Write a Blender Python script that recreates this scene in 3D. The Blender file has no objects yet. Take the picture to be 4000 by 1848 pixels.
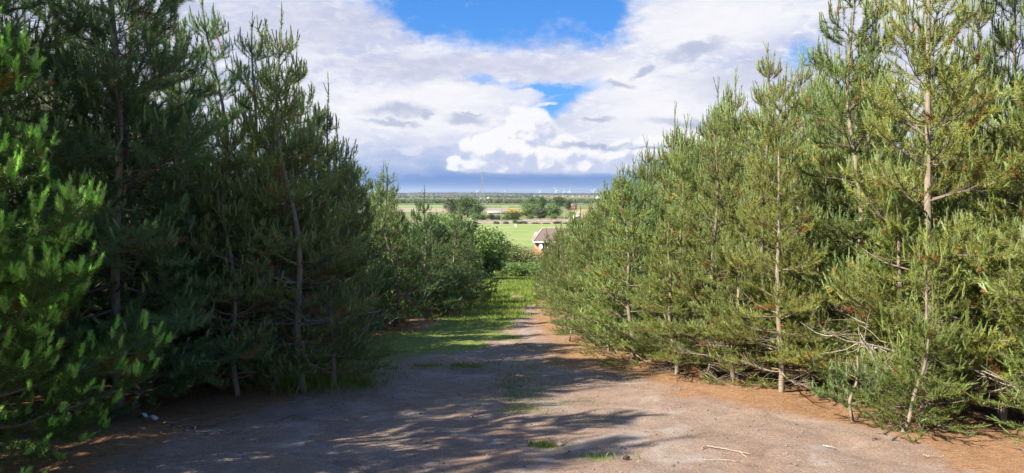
import bpy, math, random
import numpy as np
from mathutils import Vector, Matrix

random.seed(11)
RNG = np.random.default_rng(11)
scene = bpy.context.scene
COL = scene.collection
rad = math.radians

# ------------------------------------------------------------------ camera numbers
FPX = 704.0            # focal length in pixels of the 1024 wide frame
V0 = 195.5             # image row of the horizon
EYE = 1.70
SLOPE = 0.085
EXPOSURE = 1.5
SUN_AZ, SUN_EL = -114.0, 42.0   # degrees; azimuth from +Y, negative is towards -X

_PY = np.array([-400, -40, 0, 100, 150, 190, 2500, 3000, 3400, 3900, 4500, 5200, 6000, 12000], float)
_PZ = np.array([6.0, 3.0, 0, -8.5, -10.8, -12.3, -12.3, -5.5, -6.0, -4.0, 9.0, -8.0, -12.3, -12.3], float)


def ground_z(x, y):
    z = np.interp(y, _PY, _PZ)
    x = np.asarray(x, float)
    y = np.asarray(y, float)
    # the far ridge stands higher to the left of the track
    ridge = 5.0 * np.exp(-((x + 380) / 420.0) ** 2) * np.exp(-((y - 4500) / 450.0) ** 2)
    return z + ridge


def gz(x, y):
    return float(ground_z(x, y))


def at_px(u, v):
    """point of the sloping clearing seen at pixel (u, v) of the 1024 wide frame"""
    y = EYE / ((v - V0) / FPX - SLOPE)
    return (u - 512) / FPX * y, y


def src_pt(sx, sy):
    return at_px(sx * 0.256, sy * 0.256)


def plain(zx, zy):
    """point of the flat plain, from coordinates of my enlargement of the distant view"""
    u = 409.6 + zx * .0796
    v = 153.6 + zy * .0796
    y = (EYE + 12.3) * FPX / (v - V0)
    return (u - 512) / FPX * y, y


def lin(c):
    return tuple((v / 255 / 12.92) if v / 255 <= .04045 else ((v / 255 + .055) / 1.055) ** 2.4 for v in c)


# ------------------------------------------------------------------ small noise
class VNoise:
    def __init__(self, seed, n=256):
        self.g = np.random.default_rng(seed).random((n, n))
        self.n = n

    def __call__(self, x, y):
        xi = np.floor(x).astype(int); yi = np.floor(y).astype(int)
        fx = x - xi; fy = y - yi
        fx = fx * fx * (3 - 2 * fx); fy = fy * fy * (3 - 2 * fy)
        n = self.n; g = self.g
        a = g[xi % n, yi % n]; b = g[(xi + 1) % n, yi % n]
        c = g[xi % n, (yi + 1) % n]; d = g[(xi + 1) % n, (yi + 1) % n]
        return (a * (1 - fx) + b * fx) * (1 - fy) + (c * (1 - fx) + d * fx) * fy

    def fbm(self, x, y, o=4):
        s = 0; a = 1; t = 0
        for k in range(o):
            s = s + a * self(x * 2 ** k + 17 * k, y * 2 ** k + 31 * k); t += a; a *= .5
        return s / t


VN = VNoise(3)


def sstep(a, b, x):
    t = np.clip((x - a) / (b - a), 0, 1)
    return t * t * (3 - 2 * t)


# ------------------------------------------------------------------ node helpers
def new_mat(name):
    m = bpy.data.materials.new(name)
    m.use_nodes = True
    nt = m.node_tree
    nt.nodes.clear()
    out = nt.nodes.new('ShaderNodeOutputMaterial')
    return m, nt, out


class G:
    """tiny expression builder for node trees"""
    def __init__(self, nt):
        self.nt = nt

    def n(self, t, **kw):
        nd = self.nt.nodes.new(t)
        for k, v in kw.items():
            setattr(nd, k, v)
        return nd

    def set(self, sock, v):
        if hasattr(v, 'is_output'):
            self.nt.links.new(v, sock)
        else:
            sock.default_value = v

    def m(self, op, a, b=None, c=None, clamp=False):
        nd = self.n('ShaderNodeMath', operation=op, use_clamp=clamp)
        self.set(nd.inputs[0], a)
        if b is not None: self.set(nd.inputs[1], b)
        if c is not None: self.set(nd.inputs[2], c)
        return nd.outputs[0]

    def ss(self, x, a, b, lo=0.0, hi=1.0):
        nd = self.n('ShaderNodeMapRange', interpolation_type='SMOOTHSTEP')
        self.set(nd.inputs['Value'], x)
        nd.inputs['From Min'].default_value = a; nd.inputs['From Max'].default_value = b
        nd.inputs['To Min'].default_value = lo; nd.inputs['To Max'].default_value = hi
        return nd.outputs[0]

    def mix(self, f, a, b, blend='MIX'):
        nd = self.n('ShaderNodeMix', data_type='RGBA', blend_type=blend)
        self.set(nd.inputs[0], f)
        self.set(nd.inputs[6], a if hasattr(a, 'is_output') else (*a, 1))
        self.set(nd.inputs[7], b if hasattr(b, 'is_output') else (*b, 1))
        return nd.outputs[2]

    def noise(self, vec, scale, detail=4, rough=.55, dist=0.0):
        nd = self.n('ShaderNodeTexNoise')
        if vec is not None: self.set(nd.inputs['Vector'], vec)
        nd.inputs['Scale'].default_value = scale
        nd.inputs['Detail'].default_value = detail
        nd.inputs['Roughness'].default_value = rough
        nd.inputs['Distortion'].default_value = dist
        return nd

    def comb(self, x, y, z=0.0):
        nd = self.n('ShaderNodeCombineXYZ')
        self.set(nd.inputs[0], x); self.set(nd.inputs[1], y); self.set(nd.inputs[2], z)
        return nd.outputs[0]

    def attr(self, name):
        return self.n('ShaderNodeAttribute', attribute_name=name)


def mat_foliage(name, rough=.5, transl=.3, hue_var=.05, val_var=.3, spec=.35):
    m, nt, out = new_mat(name)
    g = G(nt)
    a = g.attr('tint')
    oi = g.n('ShaderNodeObjectInfo')
    hs = g.n('ShaderNodeHueSaturation')
    g.set(hs.inputs['Hue'], g.m('MULTIPLY_ADD', oi.outputs['Random'], hue_var, .5 - hue_var / 2))
    rv = g.m('FRACT', g.m('MULTIPLY', oi.outputs['Random'], 7.31))
    g.set(hs.inputs['Value'], g.m('MULTIPLY_ADD', rv, val_var, 1 - val_var / 2))
    g.set(hs.inputs['Color'], a.outputs['Color'])
    p = g.n('ShaderNodeBsdfPrincipled')
    g.set(p.inputs['Base Color'], hs.outputs[0])
    p.inputs['Roughness'].default_value = rough
    p.inputs['Specular IOR Level'].default_value = spec
    t = g.n('ShaderNodeBsdfTranslucent')
    g.set(t.inputs['Color'], hs.outputs[0])
    mx = g.n('ShaderNodeMixShader')
    mx.inputs[0].default_value = transl
    nt.links.new(p.outputs[0], mx.inputs[1]); nt.links.new(t.outputs[0], mx.inputs[2])
    nt.links.new(mx.outputs[0], out.inputs[0])
    return m


def mat_noise(name, c1, c2, scale, rough=.85, bump=.3, detail=6, c3=None, stretch=None, bdist=.02):
    m, nt, out = new_mat(name)
    g = G(nt)
    tc = g.n('ShaderNodeTexCoord')
    vec = tc.outputs['Object']
    if stretch:
        mp = g.n('ShaderNodeMapping'); mp.inputs['Scale'].default_value = stretch
        nt.links.new(vec, mp.inputs[0]); vec = mp.outputs[0]
    n1 = g.noise(vec, scale, detail)
    col = g.mix(g.ss(n1.outputs[0], .35, .65), c1, c2)
    if c3:
        n2 = g.noise(vec, scale * .27, 3)
        col = g.mix(g.ss(n2.outputs[0], .5, .7), col, c3)
    p = g.n('ShaderNodeBsdfPrincipled')
    g.set(p.inputs['Base Color'], col)
    p.inputs['Roughness'].default_value = rough
    if bump:
        b = g.n('ShaderNodeBump'); b.inputs['Strength'].default_value = bump; b.inputs['Distance'].default_value = bdist
        nt.links.new(n1.outputs[0], b.inputs['Height']); nt.links.new(b.outputs[0], p.inputs['Normal'])
    nt.links.new(p.outputs[0], out.inputs[0])
    return m


def mat_tint_bark(name):
    m, nt, out = new_mat(name)
    g = G(nt)
    tc = g.n('ShaderNodeTexCoord')
    mp = g.n('ShaderNodeMapping'); mp.inputs['Scale'].default_value = (22, 22, 7)
    nt.links.new(tc.outputs['Object'], mp.inputs[0])
    n1 = g.noise(mp.outputs[0], 1.0, 5, .65)
    a = g.attr('tint')
    col = g.mix(g.ss(n1.outputs[0], .3, .7), a.outputs['Color'], (.045, .036, .028), 'MIX')
    fac = g.ss(n1.outputs[0], .35, .75, 0, .6)
    col = g.mix(fac, a.outputs['Color'], (.05, .04, .03))
    p = g.n('ShaderNodeBsdfPrincipled')
    g.set(p.inputs['Base Color'], col)
    p.inputs['Roughness'].default_value = .9
    b = g.n('ShaderNodeBump'); b.inputs['Strength'].default_value = .5; b.inputs['Distance'].default_value = .01
    nt.links.new(n1.outputs[0], b.inputs['Height']); nt.links.new(b.outputs[0], p.inputs['Normal'])
    nt.links.new(p.outputs[0], out.inputs[0])
    return m


M_NEEDLE = mat_foliage('pine_needles', rough=.45, transl=.3, hue_var=.035, val_var=.35, spec=.4)
M_LEAF = mat_foliage('leaves', rough=.5, transl=.3, hue_var=.02, val_var=.15)
M_GRASS = mat_foliage('grass_blades', rough=.55, transl=.35, hue_var=0.0, val_var=0.0)
M_BARK = mat_tint_bark('pine_bark')
M_TWIG = mat_noise('bleached_wood', (.42, .36, .28), (.24, .19, .15), 30, .9, .3)
M_DARKTWIG = mat_noise('grey_brown_wood', (.20, .16, .13), (.10, .08, .065), 30, .9, .3)
M_WHITE = mat_noise('white_paint', (.78, .78, .76), (.7, .7, .69), 2, .5, 0)
M_STEEL = mat_noise('galvanised_steel', (.30, .31, .32), (.22, .23, .24), 1, .6, 0)


# ------------------------------------------------------------------ mesh helpers
def raw_mesh(name, verts, loops, sizes, mats, tint=None, mat_idx=None, smooth=False):
    me = bpy.data.meshes.new(name)
    verts = np.ascontiguousarray(verts, np.float32).reshape(-1, 3)
    loops = np.ascontiguousarray(loops, np.int32).ravel()
    sizes = np.ascontiguousarray(sizes, np.int32)
    me.vertices.add(len(verts)); me.vertices.foreach_set('co', verts.ravel())
    me.loops.add(len(loops)); me.loops.foreach_set('vertex_index', loops)
    me.polygons.add(len(sizes))
    starts = np.concatenate([[0], np.cumsum(sizes)[:-1]]).astype(np.int32)
    me.polygons.foreach_set('loop_start', starts)
    if mat_idx is not None:
        me.polygons.foreach_set('material_index', np.ascontiguousarray(mat_idx, np.int32))
    if smooth:
        me.polygons.foreach_set('use_smooth', np.ones(len(sizes), bool))
    for m in (mats if isinstance(mats, (list, tuple)) else [mats]):
        me.materials.append(m)
    if tint is not None:
        at = me.attributes.new('tint', 'FLOAT_COLOR', 'POINT')
        c = np.ones((len(verts), 4), np.float32); c[:, :3] = tint
        at.data.foreach_set('color', c.ravel())
    me.update(calc_edges=True)
    return me


class MB:
    """collects pieces of ONE part"""
    def __init__(self):
        self.v = []; self.l = []; self.s = []; self.t = []; self.n = 0

    def add(self, v, quads, tint=None):
        v = np.asarray(v, float).reshape(-1, 3)
        quads = np.asarray(quads, int)
        self.v.append(v); self.l.append((quads + self.n).ravel()); self.s.append(np.full(len(quads), quads.shape[1]))
        self.t.append(np.broadcast_to(np.array(tint if tint is not None else (1, 1, 1), float), (len(v), 3)))
        self.n += len(v)
        return self

    def box(self, c, d, rz=0.0):
        x, y, z = np.array(d) / 2
        v = np.array([[sx * x, sy * y, sz * z] for sz in (-1, 1) for sy in (-1, 1) for sx in (-1, 1)])
        ca, sa = math.cos(rz), math.sin(rz)
        v = np.stack([v[:, 0] * ca - v[:, 1] * sa, v[:, 0] * sa + v[:, 1] * ca, v[:, 2]], 1) + np.array(c)
        return self.add(v, [[0, 2, 3, 1], [4, 5, 7, 6], [0, 1, 5, 4], [2, 6, 7, 3], [0, 4, 6, 2], [1, 3, 7, 5]])

    def tube(self, P, R, k=6, tint=None, cap=True):
        P = np.asarray(P, float); R = np.broadcast_to(np.asarray(R, float), (len(P),))
        v, q = tube_batch(P[None], R[None], k)
        self.add(v, q, tint)
        if cap:
            n = len(P)
            for r in (0, n - 1):
                self.add(v[r * k:(r + 1) * k], [list(range(k)) if r else list(range(k))[::-1]], tint)
        return self

    def poly(self, v, faces):
        for f in faces:
            self.add(np.asarray(v, float)[f], [list(range(len(f)))])
        return self

    def ball(self, c, r, seg=10, rings=7, tint=None):
        th = np.linspace(0, math.pi, rings + 1); ph = np.linspace(0, 2 * math.pi, seg, endpoint=False)
        v = np.stack([np.outer(np.sin(th), np.cos(ph)), np.outer(np.sin(th), np.sin(ph)), np.outer(np.cos(th), np.ones(seg))], -1)
        v = v * np.array(r) + np.array(c)
        q = [[i * seg + j, (i + 1) * seg + j, (i + 1) * seg + (j + 1) % seg, i * seg + (j + 1) % seg] for i in range(rings) for j in range(seg)]
        return self.add(v, q, tint)

    def mesh(self, name, mats, smooth=False):
        return raw_mesh(name, np.concatenate(self.v), np.concatenate(self.l), np.concatenate(self.s), mats, np.concatenate(self.t), smooth=smooth)

    def build(self, name, mats, parent=None, smooth=False):
        return link(name, self.mesh(name, mats, smooth), parent)


def link(name, me, parent=None):
    o = bpy.data.objects.new(name, me)
    COL.objects.link(o)
    if parent is not None:
        o.parent = parent
    return o


def tag(o, label=None, cat=None, group=None, kind=None):
    if label: o['label'] = label
    if cat: o['category'] = cat
    if group: o['group'] = group
    if kind: o['kind'] = kind
    return o


def thing(name, label, cat, loc=(0, 0, 0), rz=0.0, group=None):
    o = bpy.data.objects.new(name, None)
    o.empty_display_size = .2
    COL.objects.link(o)
    o.location = loc; o.rotation_euler = (0, 0, rz)
    return tag(o, label, cat, group)


def norm(a):
    return a / np.maximum(np.linalg.norm(a, axis=-1, keepdims=True), 1e-9)


def tube_batch(P, R, k):
    Mn, n, _ = P.shape
    T = np.empty_like(P)
    T[:, 1:-1] = P[:, 2:] - P[:, :-2]; T[:, 0] = P[:, 1] - P[:, 0]; T[:, -1] = P[:, -1] - P[:, -2]
    T = norm(T)
    mean = norm(P[:, -1] - P[:, 0])
    ref = np.where(np.abs(mean[:, 2:3]) > .8, np.array([[1., 0, 0]]), np.array([[0, 0, 1.]]))[:, None, :]
    Nn = norm(np.cross(T, np.broadcast_to(ref, T.shape)))
    B = np.cross(T, Nn)
    a = np.arange(k) * 2 * math.pi / k
    v = P[:, :, None, :] + R[:, :, None, None] * (Nn[:, :, None, :] * np.cos(a)[None, None, :, None] + B[:, :, None, :] * np.sin(a)[None, None, :, None])
    i = np.arange(k); j = (i + 1) % k
    base = (np.arange(Mn)[:, None, None] * n + np.arange(n - 1)[None, :, None]) * k
    q = np.stack(np.broadcast_arrays(base + i, base + j, base + k + j, base + k + i), -1).reshape(-1, 4)
    return v.reshape(-1, 3), q


# ------------------------------------------------------------------ pines
C_OLD = np.array([.115, .160, .040]); C_OLD2 = np.array([.200, .210, .044]); C_BLUE = np.array([.056, .118, .052])
C_NEW = np.array([.165, .235, .075]); C_PALE = np.array([.23, .26, .14]); C_DEAD = np.array([.26, .11, .035])
C_CONE = np.array([.40, .085, .03]); C_CONE2 = np.array([.42, .17, .05])
C_BARK = np.array([.27, .215, .155]); C_TWIGC = np.array([.17, .13, .095]); C_DTW = np.array([.31, .26, .20])


def needle_tris(r, P, s0, dens, nl, nw, amin, amax, col, colvar=.25):
    """needles round the polylines P (M,n,3), from fraction s0 to the tip; returns verts and tints"""
    M_, n, _ = P.shape
    seg = np.linalg.norm(np.diff(P, axis=1), axis=2)
    L = seg.sum(1)
    cnt = np.maximum(0, np.round(L * (1 - s0) * dens)).astype(int)
    idx = np.repeat(np.arange(M_), cnt)
    N = len(idx)
    s = s0[idx] + (1 - s0[idx]) * r.random(N)
    f = s * (n - 1); k = np.minimum(f.astype(int), n - 2); f = (f - k)[:, None]
    a = P[idx, k]; b = P[idx, k + 1]
    pos = a * (1 - f) + b * f
    T = norm(b - a)
    rv = norm(r.normal(size=(N, 3)))
    side = norm(np.cross(T, rv))
    ang = np.radians(amin + (amax - amin) * r.random(N))[:, None] * (1 - .45 * np.clip((s[:, None] - .6) / .4, 0, 1))
    d = T * np.cos(ang) + side * np.sin(ang)
    ln = (nl * (.75 + .5 * r.random(N)))[:, None]
    tip = pos + d * ln
    w = norm(np.cross(d, norm(r.normal(size=(N, 3))))) * (nw * .5)
    V = np.stack([pos - w, pos + w, tip], 1)
    c = col[idx] * (1 + colvar * (r.random((N, 1)) * 2 - 1))
    # tips a little paler than their bases
    C = np.repeat(c[:, None, :], 3, 1)
    C[:, 2] *= 1.12
    return V.reshape(-1, 3), C.reshape(-1, 3)


def rot_to(d, el_add, az_add):
    pass


def bend_curve(p, az, el0, el1, L, n, r, wob=.08):
    """a curve leaving p at azimuth az, climbing from elevation el0 to el1"""
    t = (np.arange(n - 1) + .5) / (n - 1)
    el = el0 + (el1 - el0) * t ** 1.4 + r.normal(size=n - 1) * wob
    a = az + np.cumsum(r.normal(size=n - 1) * wob)
    st = np.stack([np.cos(el) * np.cos(a), np.cos(el) * np.sin(a), np.sin(el)], 1) * (L / (n - 1))
    return np.concatenate([[p], p + np.cumsum(st, 0)])


def pine_mesh(name, seed, H=5.0, R0=1.15, dens=330, nw=.0055, nl=.058, bare=.22, dead=.5, sway=.12, lean=(0, 0),
              candle=1.0, cone=.25, blue=.0, yellow=.3, spread=1.0, keep_cones=True, clear=0.0, k_tr=7, sub=1.0, gain=(1, 1, 1), tip_light=1.0, cang=(8, 30), cnl=.5):
    r = np.random.default_rng(seed)
    nT = 16
    tz = np.linspace(0, 1, nT)
    ph = r.random(4) * 6.28
    TX = lambda t: lean[0] * t ** 1.3 + sway * (np.sin(t * 4 + ph[0]) - np.sin(ph[0])) * .5 + sway * .3 * (np.sin(t * 11 + ph[1]) - np.sin(ph[1]))
    TY = lambda t: lean[1] * t ** 1.3 + sway * (np.sin(t * 4 + ph[2]) - np.sin(ph[2])) * .5
    tr = np.stack([TX(tz), TY(tz), tz * H], 1)
    r_base = .0088 * H + .004
    trR = r_base * (1 - tz) ** .85 + .006
    wood = MB()
    root = tr.copy()
    v, q = tube_batch(np.concatenate([[tr[0] - [0, 0, .15]], tr])[None], np.concatenate([[trR[0] * 1.35], trR])[None], k_tr)
    wood.add(v, q, C_BARK)
    stems = [(tr, H, 0.0)]
    shoots = []       # (pts4, s0, colour, kind)
    tubes4 = []; tubesR = []; tubesC = []
    cand = []         # (pts, colour)
    cones = []
    z = .12 + .1 * r.random()
    while z < H - .30:
        t = z / H
        prof = (min(1.0, .70 + t * 1.8) if t < .17 else 1.0) * (1 - t) ** .72 * (1 - .45 * t ** 4) + .06
        nb = r.integers(5, 8) if t > .1 else r.integers(4, 6)
        a0 = r.random() * 6.28
        for b in range(nb):
            if t < clear and r.random() < .85:
                continue
            L = R0 * prof * (.55 + .62 * r.random())
            az = a0 + b * 6.28 / nb + r.normal() * .25
            el0 = rad(-2 + 44 * t ** 1.1 + r.normal() * 9)
            el1 = min(el0 + rad(10 + 26 * r.random()), rad(82))
            p0 = np.array([TX(t), TY(t), z + r.normal() * .05])
            P = bend_curve(p0, az, el0, el1, L, 7, r, .09)
            isdead = t < bare and r.random() < dead
            rb = max(.005, .011 * L * (1.15 - t * .3))
            cc = C_DTW * (.75 + .4 * r.random()) if isdead else C_TWIGC * (.8 + .5 * r.random())
            v, q = tube_batch(P[None], (rb * np.linspace(1, .3, 7))[None], 4)
            wood.add(v, q, cc)
            base = C_OLD * (1 - yellow) + C_OLD2 * yellow
            base = base * (1 - blue) + C_BLUE * blue
            base = base * (.8 + .4 * r.random())
            if r.random() < .05: continue
            if not isdead:
                shoots.append((P, .62 if L > .5 else .3, base))
            nn = max(1, int(L / (.118 / sub)))
            for j in range(nn):
                s = .18 + .78 * (j + r.random() * .6) / nn
                f = s * 6; k = min(int(f), 5); fr = f - k
                pp = P[k] * (1 - fr) + P[k + 1] * fr
                T = P[k + 1] - P[k]; taz = math.atan2(T[1], T[0]); tel = math.asin(np.clip(T[2] / np.linalg.norm(T), -1, 1))
                for sd in ((-1, 1) if r.random() < .8 else (-1, 1, 0)):
                    l2 = min(.55, (.52 * (1 - s) * L + .16)) * (.6 + .6 * r.random())
                    if sd == 0: l2 *= .8
                    a2 = taz + sd * rad(38 + 26 * r.random())
                    e2 = tel * .75 + (r.normal() * rad(13) + rad(4) if sd else rad(32))
                    Q = bend_curve(pp, a2, e2, min(e2 + rad(16 * r.random() + 4), rad(85)), l2, 4, r, .14)
                    tubes4.append(Q); tubesR.append(np.linspace(.0042, .0022, 4))
                    if isdead:
                        tubesC.append(cc)
                        if r.random() < .05: shoots.append((Q, .3, C_DEAD * (.6 + .5 * r.random())))
                        continue
                    tubesC.append(C_TWIGC)
                    x = r.random()
                    c2 = base * (.85 + .3 * r.random()) if x > .02 else C_DEAD * (.7 + .4 * r.random())
                    shoots.append((Q, .15 + .38 * r.random(), c2))
                    if x > .02:
                        cand.append((Q[-1], Q[-1] - Q[-2], t))
            if not isdead:
                cand.append((P[-1], P[-1] - P[-2], t + .15))
        z += (.20 + .22 * t + .1 * r.random()) * (H / 5) ** .5
    # leader
    lead = tr[-4:]
    shoots.append((lead, 0.0, C_OLD))
    cand.append((tr[-1], np.array([0, 0, 1.]), 1.3))
    # candles: upright new growth at the shoot ends
    CP = []; CC = []
    for (p, d, t) in cand:
        if r.random() > .75 * candle + .15: continue
        nc = 1 + (r.random() < .55 * candle) + (r.random() < .35 * candle) + (2 if t > 1.2 else 0)
        d = d / np.linalg.norm(d)
        for c in range(nc):
            up = np.array([0, 0, 1.])
            wv = .45 + .45 * min(t, 1)
            dd = d * (1 - wv) + up * wv + r.normal(size=3) * (.28 if c else .1)
            dd /= np.linalg.norm(dd)
            l = (.05 + .075 * r.random() + .13 * max(0, t - .35) * r.random()) * (1.0 if c == 0 else .75) * candle
            if t > 1.2: l *= 1.5
            CP.append(np.stack([p, p + dd * l * .5, p + dd * l + up * l * .06]))
            CC.append(tip_light * (C_NEW * (1 - .45 * r.random()) + C_PALE * .45 * r.random()) if r.random() > .25 else tip_light * C_PALE * .9)  # multiplier paints sunlit brightness into the candle tints
        if r.random() < cone:
            cones.append((p + d * .01, d))
    nsh = {}
    for P, s0, c in shoots:
        nsh.setdefault(len(P), []).append((P, s0, c))
    VV = []; CV = []
    for n, lst in nsh.items():
        v, c = needle_tris(r, np.array([x[0] for x in lst]), np.array([x[1] for x in lst]), dens * 1.12, nl, nw, 34, 82, np.array([x[2] for x in lst]))
        VV.append(v); CV.append(c)
    if CP:
        CPa = np.array(CP); CCa = np.array(CC)
        v, c = needle_tris(r, CPa, np.zeros(len(CP)), dens * 1.7, nl * cnl, nw * 1.0, cang[0], cang[1], CCa)
        VV.append(v); CV.append(c)
        tubes3 = CPa
        v, q = tube_batch(tubes3, np.broadcast_to(np.array([.005, .0045, .002]), (len(CP), 3)), 4)
        tri = v[q]
        tri = np.concatenate([tri[:, [0, 1, 2]], tri[:, [0, 2, 3]]])
        VV.append(tri.reshape(-1, 3)); CV.append(np.repeat(np.tile(np.repeat(CCa, 8, 0), (2, 1)), 3, 0)[:len(tri) * 3])
    for (p, d) in cones:
        if not keep_cones: continue
        v, c = cone_tris(r, p, d)
        VV.append(v); CV.append(c)
    V = np.concatenate(VV); C = np.concatenate(CV) * np.array(gain)
    crown = raw_mesh(name + '_crown', V, np.arange(len(V)), np.full(len(V) // 3, 3), M_NEEDLE, C)
    if tubes4:
        v, q = tube_batch(np.array(tubes4), np.array(tubesR), 3)
        tc = np.repeat(np.array(tubesC), 12, 0)
        wood.v.append(v); wood.l.append((q + wood.n).ravel()); wood.s.append(np.full(len(q), 4)); wood.t.append(tc); wood.n += len(v)
    trunk = wood.mesh(name + '_trunk', M_BARK, smooth=True)
    return dict(trunk=trunk, crown=crown, cones=cones, H=H, R=R0)


OCT = np.array([[1, 0, 0], [0, 1, 0], [-1, 0, 0], [0, -1, 0], [0, 0, 1], [0, 0, -1]], float)
OCTF = np.array([[0, 1, 4], [1, 2, 4], [2, 3, 4], [3, 0, 4], [1, 0, 5], [2, 1, 5], [3, 2, 5], [0, 3, 5]])


def cone_tris(r, p, d, size=1.0):
    out = []; cs = []
    d = d / np.linalg.norm(d)
    col = C_CONE if r.random() < .65 else C_CONE2
    for k in range(9):
        o = norm(np.cross(d, r.normal(size=3)))
        c = p + d * (.030 * r.random() - .004) * size + o * .011 * size
        v = (OCT * np.array([.0055, .0055, .009]) * (.8 + .5 * r.random()) * size) + c
        out.append(v[OCTF].reshape(-1, 3)); cs.append(np.broadcast_to(col * (.7 + .6 * r.random()), (24, 3)))
    return np.concatenate(out), np.concatenate(cs)


_r = np.random.default_rng(5)
_cv, _cc = cone_tris(_r, np.zeros(3), np.array([0, 0, 1.]))
CONE_ME = raw_mesh('cone_cluster', _cv, np.arange(len(_cv)), np.full(len(_cv) // 3, 3), M_NEEDLE, _cc)

PV = {}
# near, finely needled kinds
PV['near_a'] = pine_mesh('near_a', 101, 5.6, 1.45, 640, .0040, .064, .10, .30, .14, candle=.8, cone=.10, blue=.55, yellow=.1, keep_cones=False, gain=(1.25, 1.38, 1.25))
PV['lime'] = pine_mesh('lime', 107, 5.2, 1.45, 800, .0036, .066, .08, .3, .1, candle=1.0, cone=.12, blue=.15, yellow=.0, keep_cones=False, gain=(.78, 1.0, .46), tip_light=2.7, cang=(12, 42), cnl=.65)  # sunlit tips painted through much brighter candle colour
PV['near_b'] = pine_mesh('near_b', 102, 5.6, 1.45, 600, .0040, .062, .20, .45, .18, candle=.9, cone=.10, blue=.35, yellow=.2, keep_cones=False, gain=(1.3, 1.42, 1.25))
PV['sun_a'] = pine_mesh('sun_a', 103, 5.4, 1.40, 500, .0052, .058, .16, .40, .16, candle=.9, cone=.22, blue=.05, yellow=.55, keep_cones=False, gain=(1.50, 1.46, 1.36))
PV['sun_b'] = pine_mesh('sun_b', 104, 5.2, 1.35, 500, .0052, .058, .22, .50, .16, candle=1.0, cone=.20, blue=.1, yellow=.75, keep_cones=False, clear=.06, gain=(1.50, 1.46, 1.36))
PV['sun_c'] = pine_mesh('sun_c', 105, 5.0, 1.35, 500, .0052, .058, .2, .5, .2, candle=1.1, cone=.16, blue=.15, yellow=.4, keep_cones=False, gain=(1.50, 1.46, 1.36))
# middle distance kinds, brightened as if sunlit except the darker shaded ones
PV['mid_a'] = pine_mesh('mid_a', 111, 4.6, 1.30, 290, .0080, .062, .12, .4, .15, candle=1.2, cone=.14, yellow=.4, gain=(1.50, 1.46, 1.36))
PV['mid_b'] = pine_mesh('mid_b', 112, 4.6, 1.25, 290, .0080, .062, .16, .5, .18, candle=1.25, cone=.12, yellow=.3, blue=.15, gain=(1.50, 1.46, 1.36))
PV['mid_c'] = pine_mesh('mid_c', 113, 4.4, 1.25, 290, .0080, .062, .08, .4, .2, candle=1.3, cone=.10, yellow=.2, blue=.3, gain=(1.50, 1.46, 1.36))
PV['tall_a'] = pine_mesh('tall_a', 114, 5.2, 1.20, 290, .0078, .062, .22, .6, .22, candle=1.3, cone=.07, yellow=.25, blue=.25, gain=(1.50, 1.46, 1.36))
PV['mid_shade'] = pine_mesh('mid_shade', 115, 4.5, 1.25, 300, .0078, .062, .08, .4, .2, candle=1.3, cone=.10, yellow=.2, blue=.35, gain=(1.02, 1.12, 1.08))  # darker copy: the shaded stand's tone is put into its colour
PV['far_shade'] = pine_mesh('far_shade', 123, 4.2, 1.30, 130, .016, .075, .08, .4, .2, candle=1.2, cone=.06, yellow=.2, blue=.3, sub=.85, gain=(1.02, 1.12, 1.08))  # far copy with the same painted shade
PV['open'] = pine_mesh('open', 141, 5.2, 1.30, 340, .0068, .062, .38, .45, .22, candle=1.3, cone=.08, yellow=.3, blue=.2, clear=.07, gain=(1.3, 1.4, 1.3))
# far, tints brightened as if sunlit
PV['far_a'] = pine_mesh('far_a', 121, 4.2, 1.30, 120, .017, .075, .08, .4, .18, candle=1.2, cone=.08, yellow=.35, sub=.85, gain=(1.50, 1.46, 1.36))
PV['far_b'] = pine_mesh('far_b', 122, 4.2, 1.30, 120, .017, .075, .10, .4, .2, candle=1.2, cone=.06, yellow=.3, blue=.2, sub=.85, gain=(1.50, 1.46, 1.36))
# saplings
PV['sap_a'] = pine_mesh('sap_a', 131, 1.9, .62, 400, .0050, .055, .1, .3, .06, candle=1.2, cone=.12, yellow=.35, blue=.15, keep_cones=False, sub=.55, gain=(1.22, 1.18, .85))
PV['sap_b'] = pine_mesh('sap_b', 132, .75, .36, 520, .0050, .05, 0, 0, .05, candle=.8, cone=0, yellow=.1, blue=.3)

N_PINE = [0]


def pine(var, x, y, H, label, group=None, R=None, rz=None, tilt=(0, 0), ncones=0, name='pine_tree'):
    d = PV[var]
    z = gz(x, y)
    o = thing(name, label, 'pine tree' if name == 'pine_tree' else 'pine sapling', (x, y, z - .02), random.random() * 6.28 if rz is None else rz, group)
    sz = H / d['H']; sr = (R / d['R']) if R else sz
    o.scale = (sr, sr, sz)
    if tilt == (0, 0): tilt = (random.gauss(0, .025), random.gauss(0, .025))
    o.rotation_euler = (tilt[0], tilt[1], o.rotation_euler[2])
    link('trunk', d['trunk'], o)
    link('crown', d['crown'], o)
    if ncones and d['cones']:
        for p, dd in random.sample(d['cones'], min(ncones, len(d['cones']))):
            c = link('cone_cluster', CONE_ME, o)
            c.location = p
            c.rotation_euler = Vector(dd).to_track_quat('Z', 'Y').to_euler()
            s = 1.0 + .5 * random.random()
            c.scale = (s / sr * 1.0, s / sr, s / sz)
    N_PINE[0] += 1
    return o


PLACED = []


SKY_R = ([529, 540, 546, 560, 575, 592, 610, 648, 692, 745, 783, 830, 852, 900, 1024], [275, 252, 233, 229, 218, 197, 176, 150, 118, 68, 48, 42, 0, -70, -220])
SKY_L = ([0, 195, 213, 235, 270, 290, 307, 325, 345, 372, 395, 421, 440, 470, 493, 510], [-300, -120, 20, 40, -5, 45, 22, 60, 95, 152, 172, 171, 196, 222, 245, 285])


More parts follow.
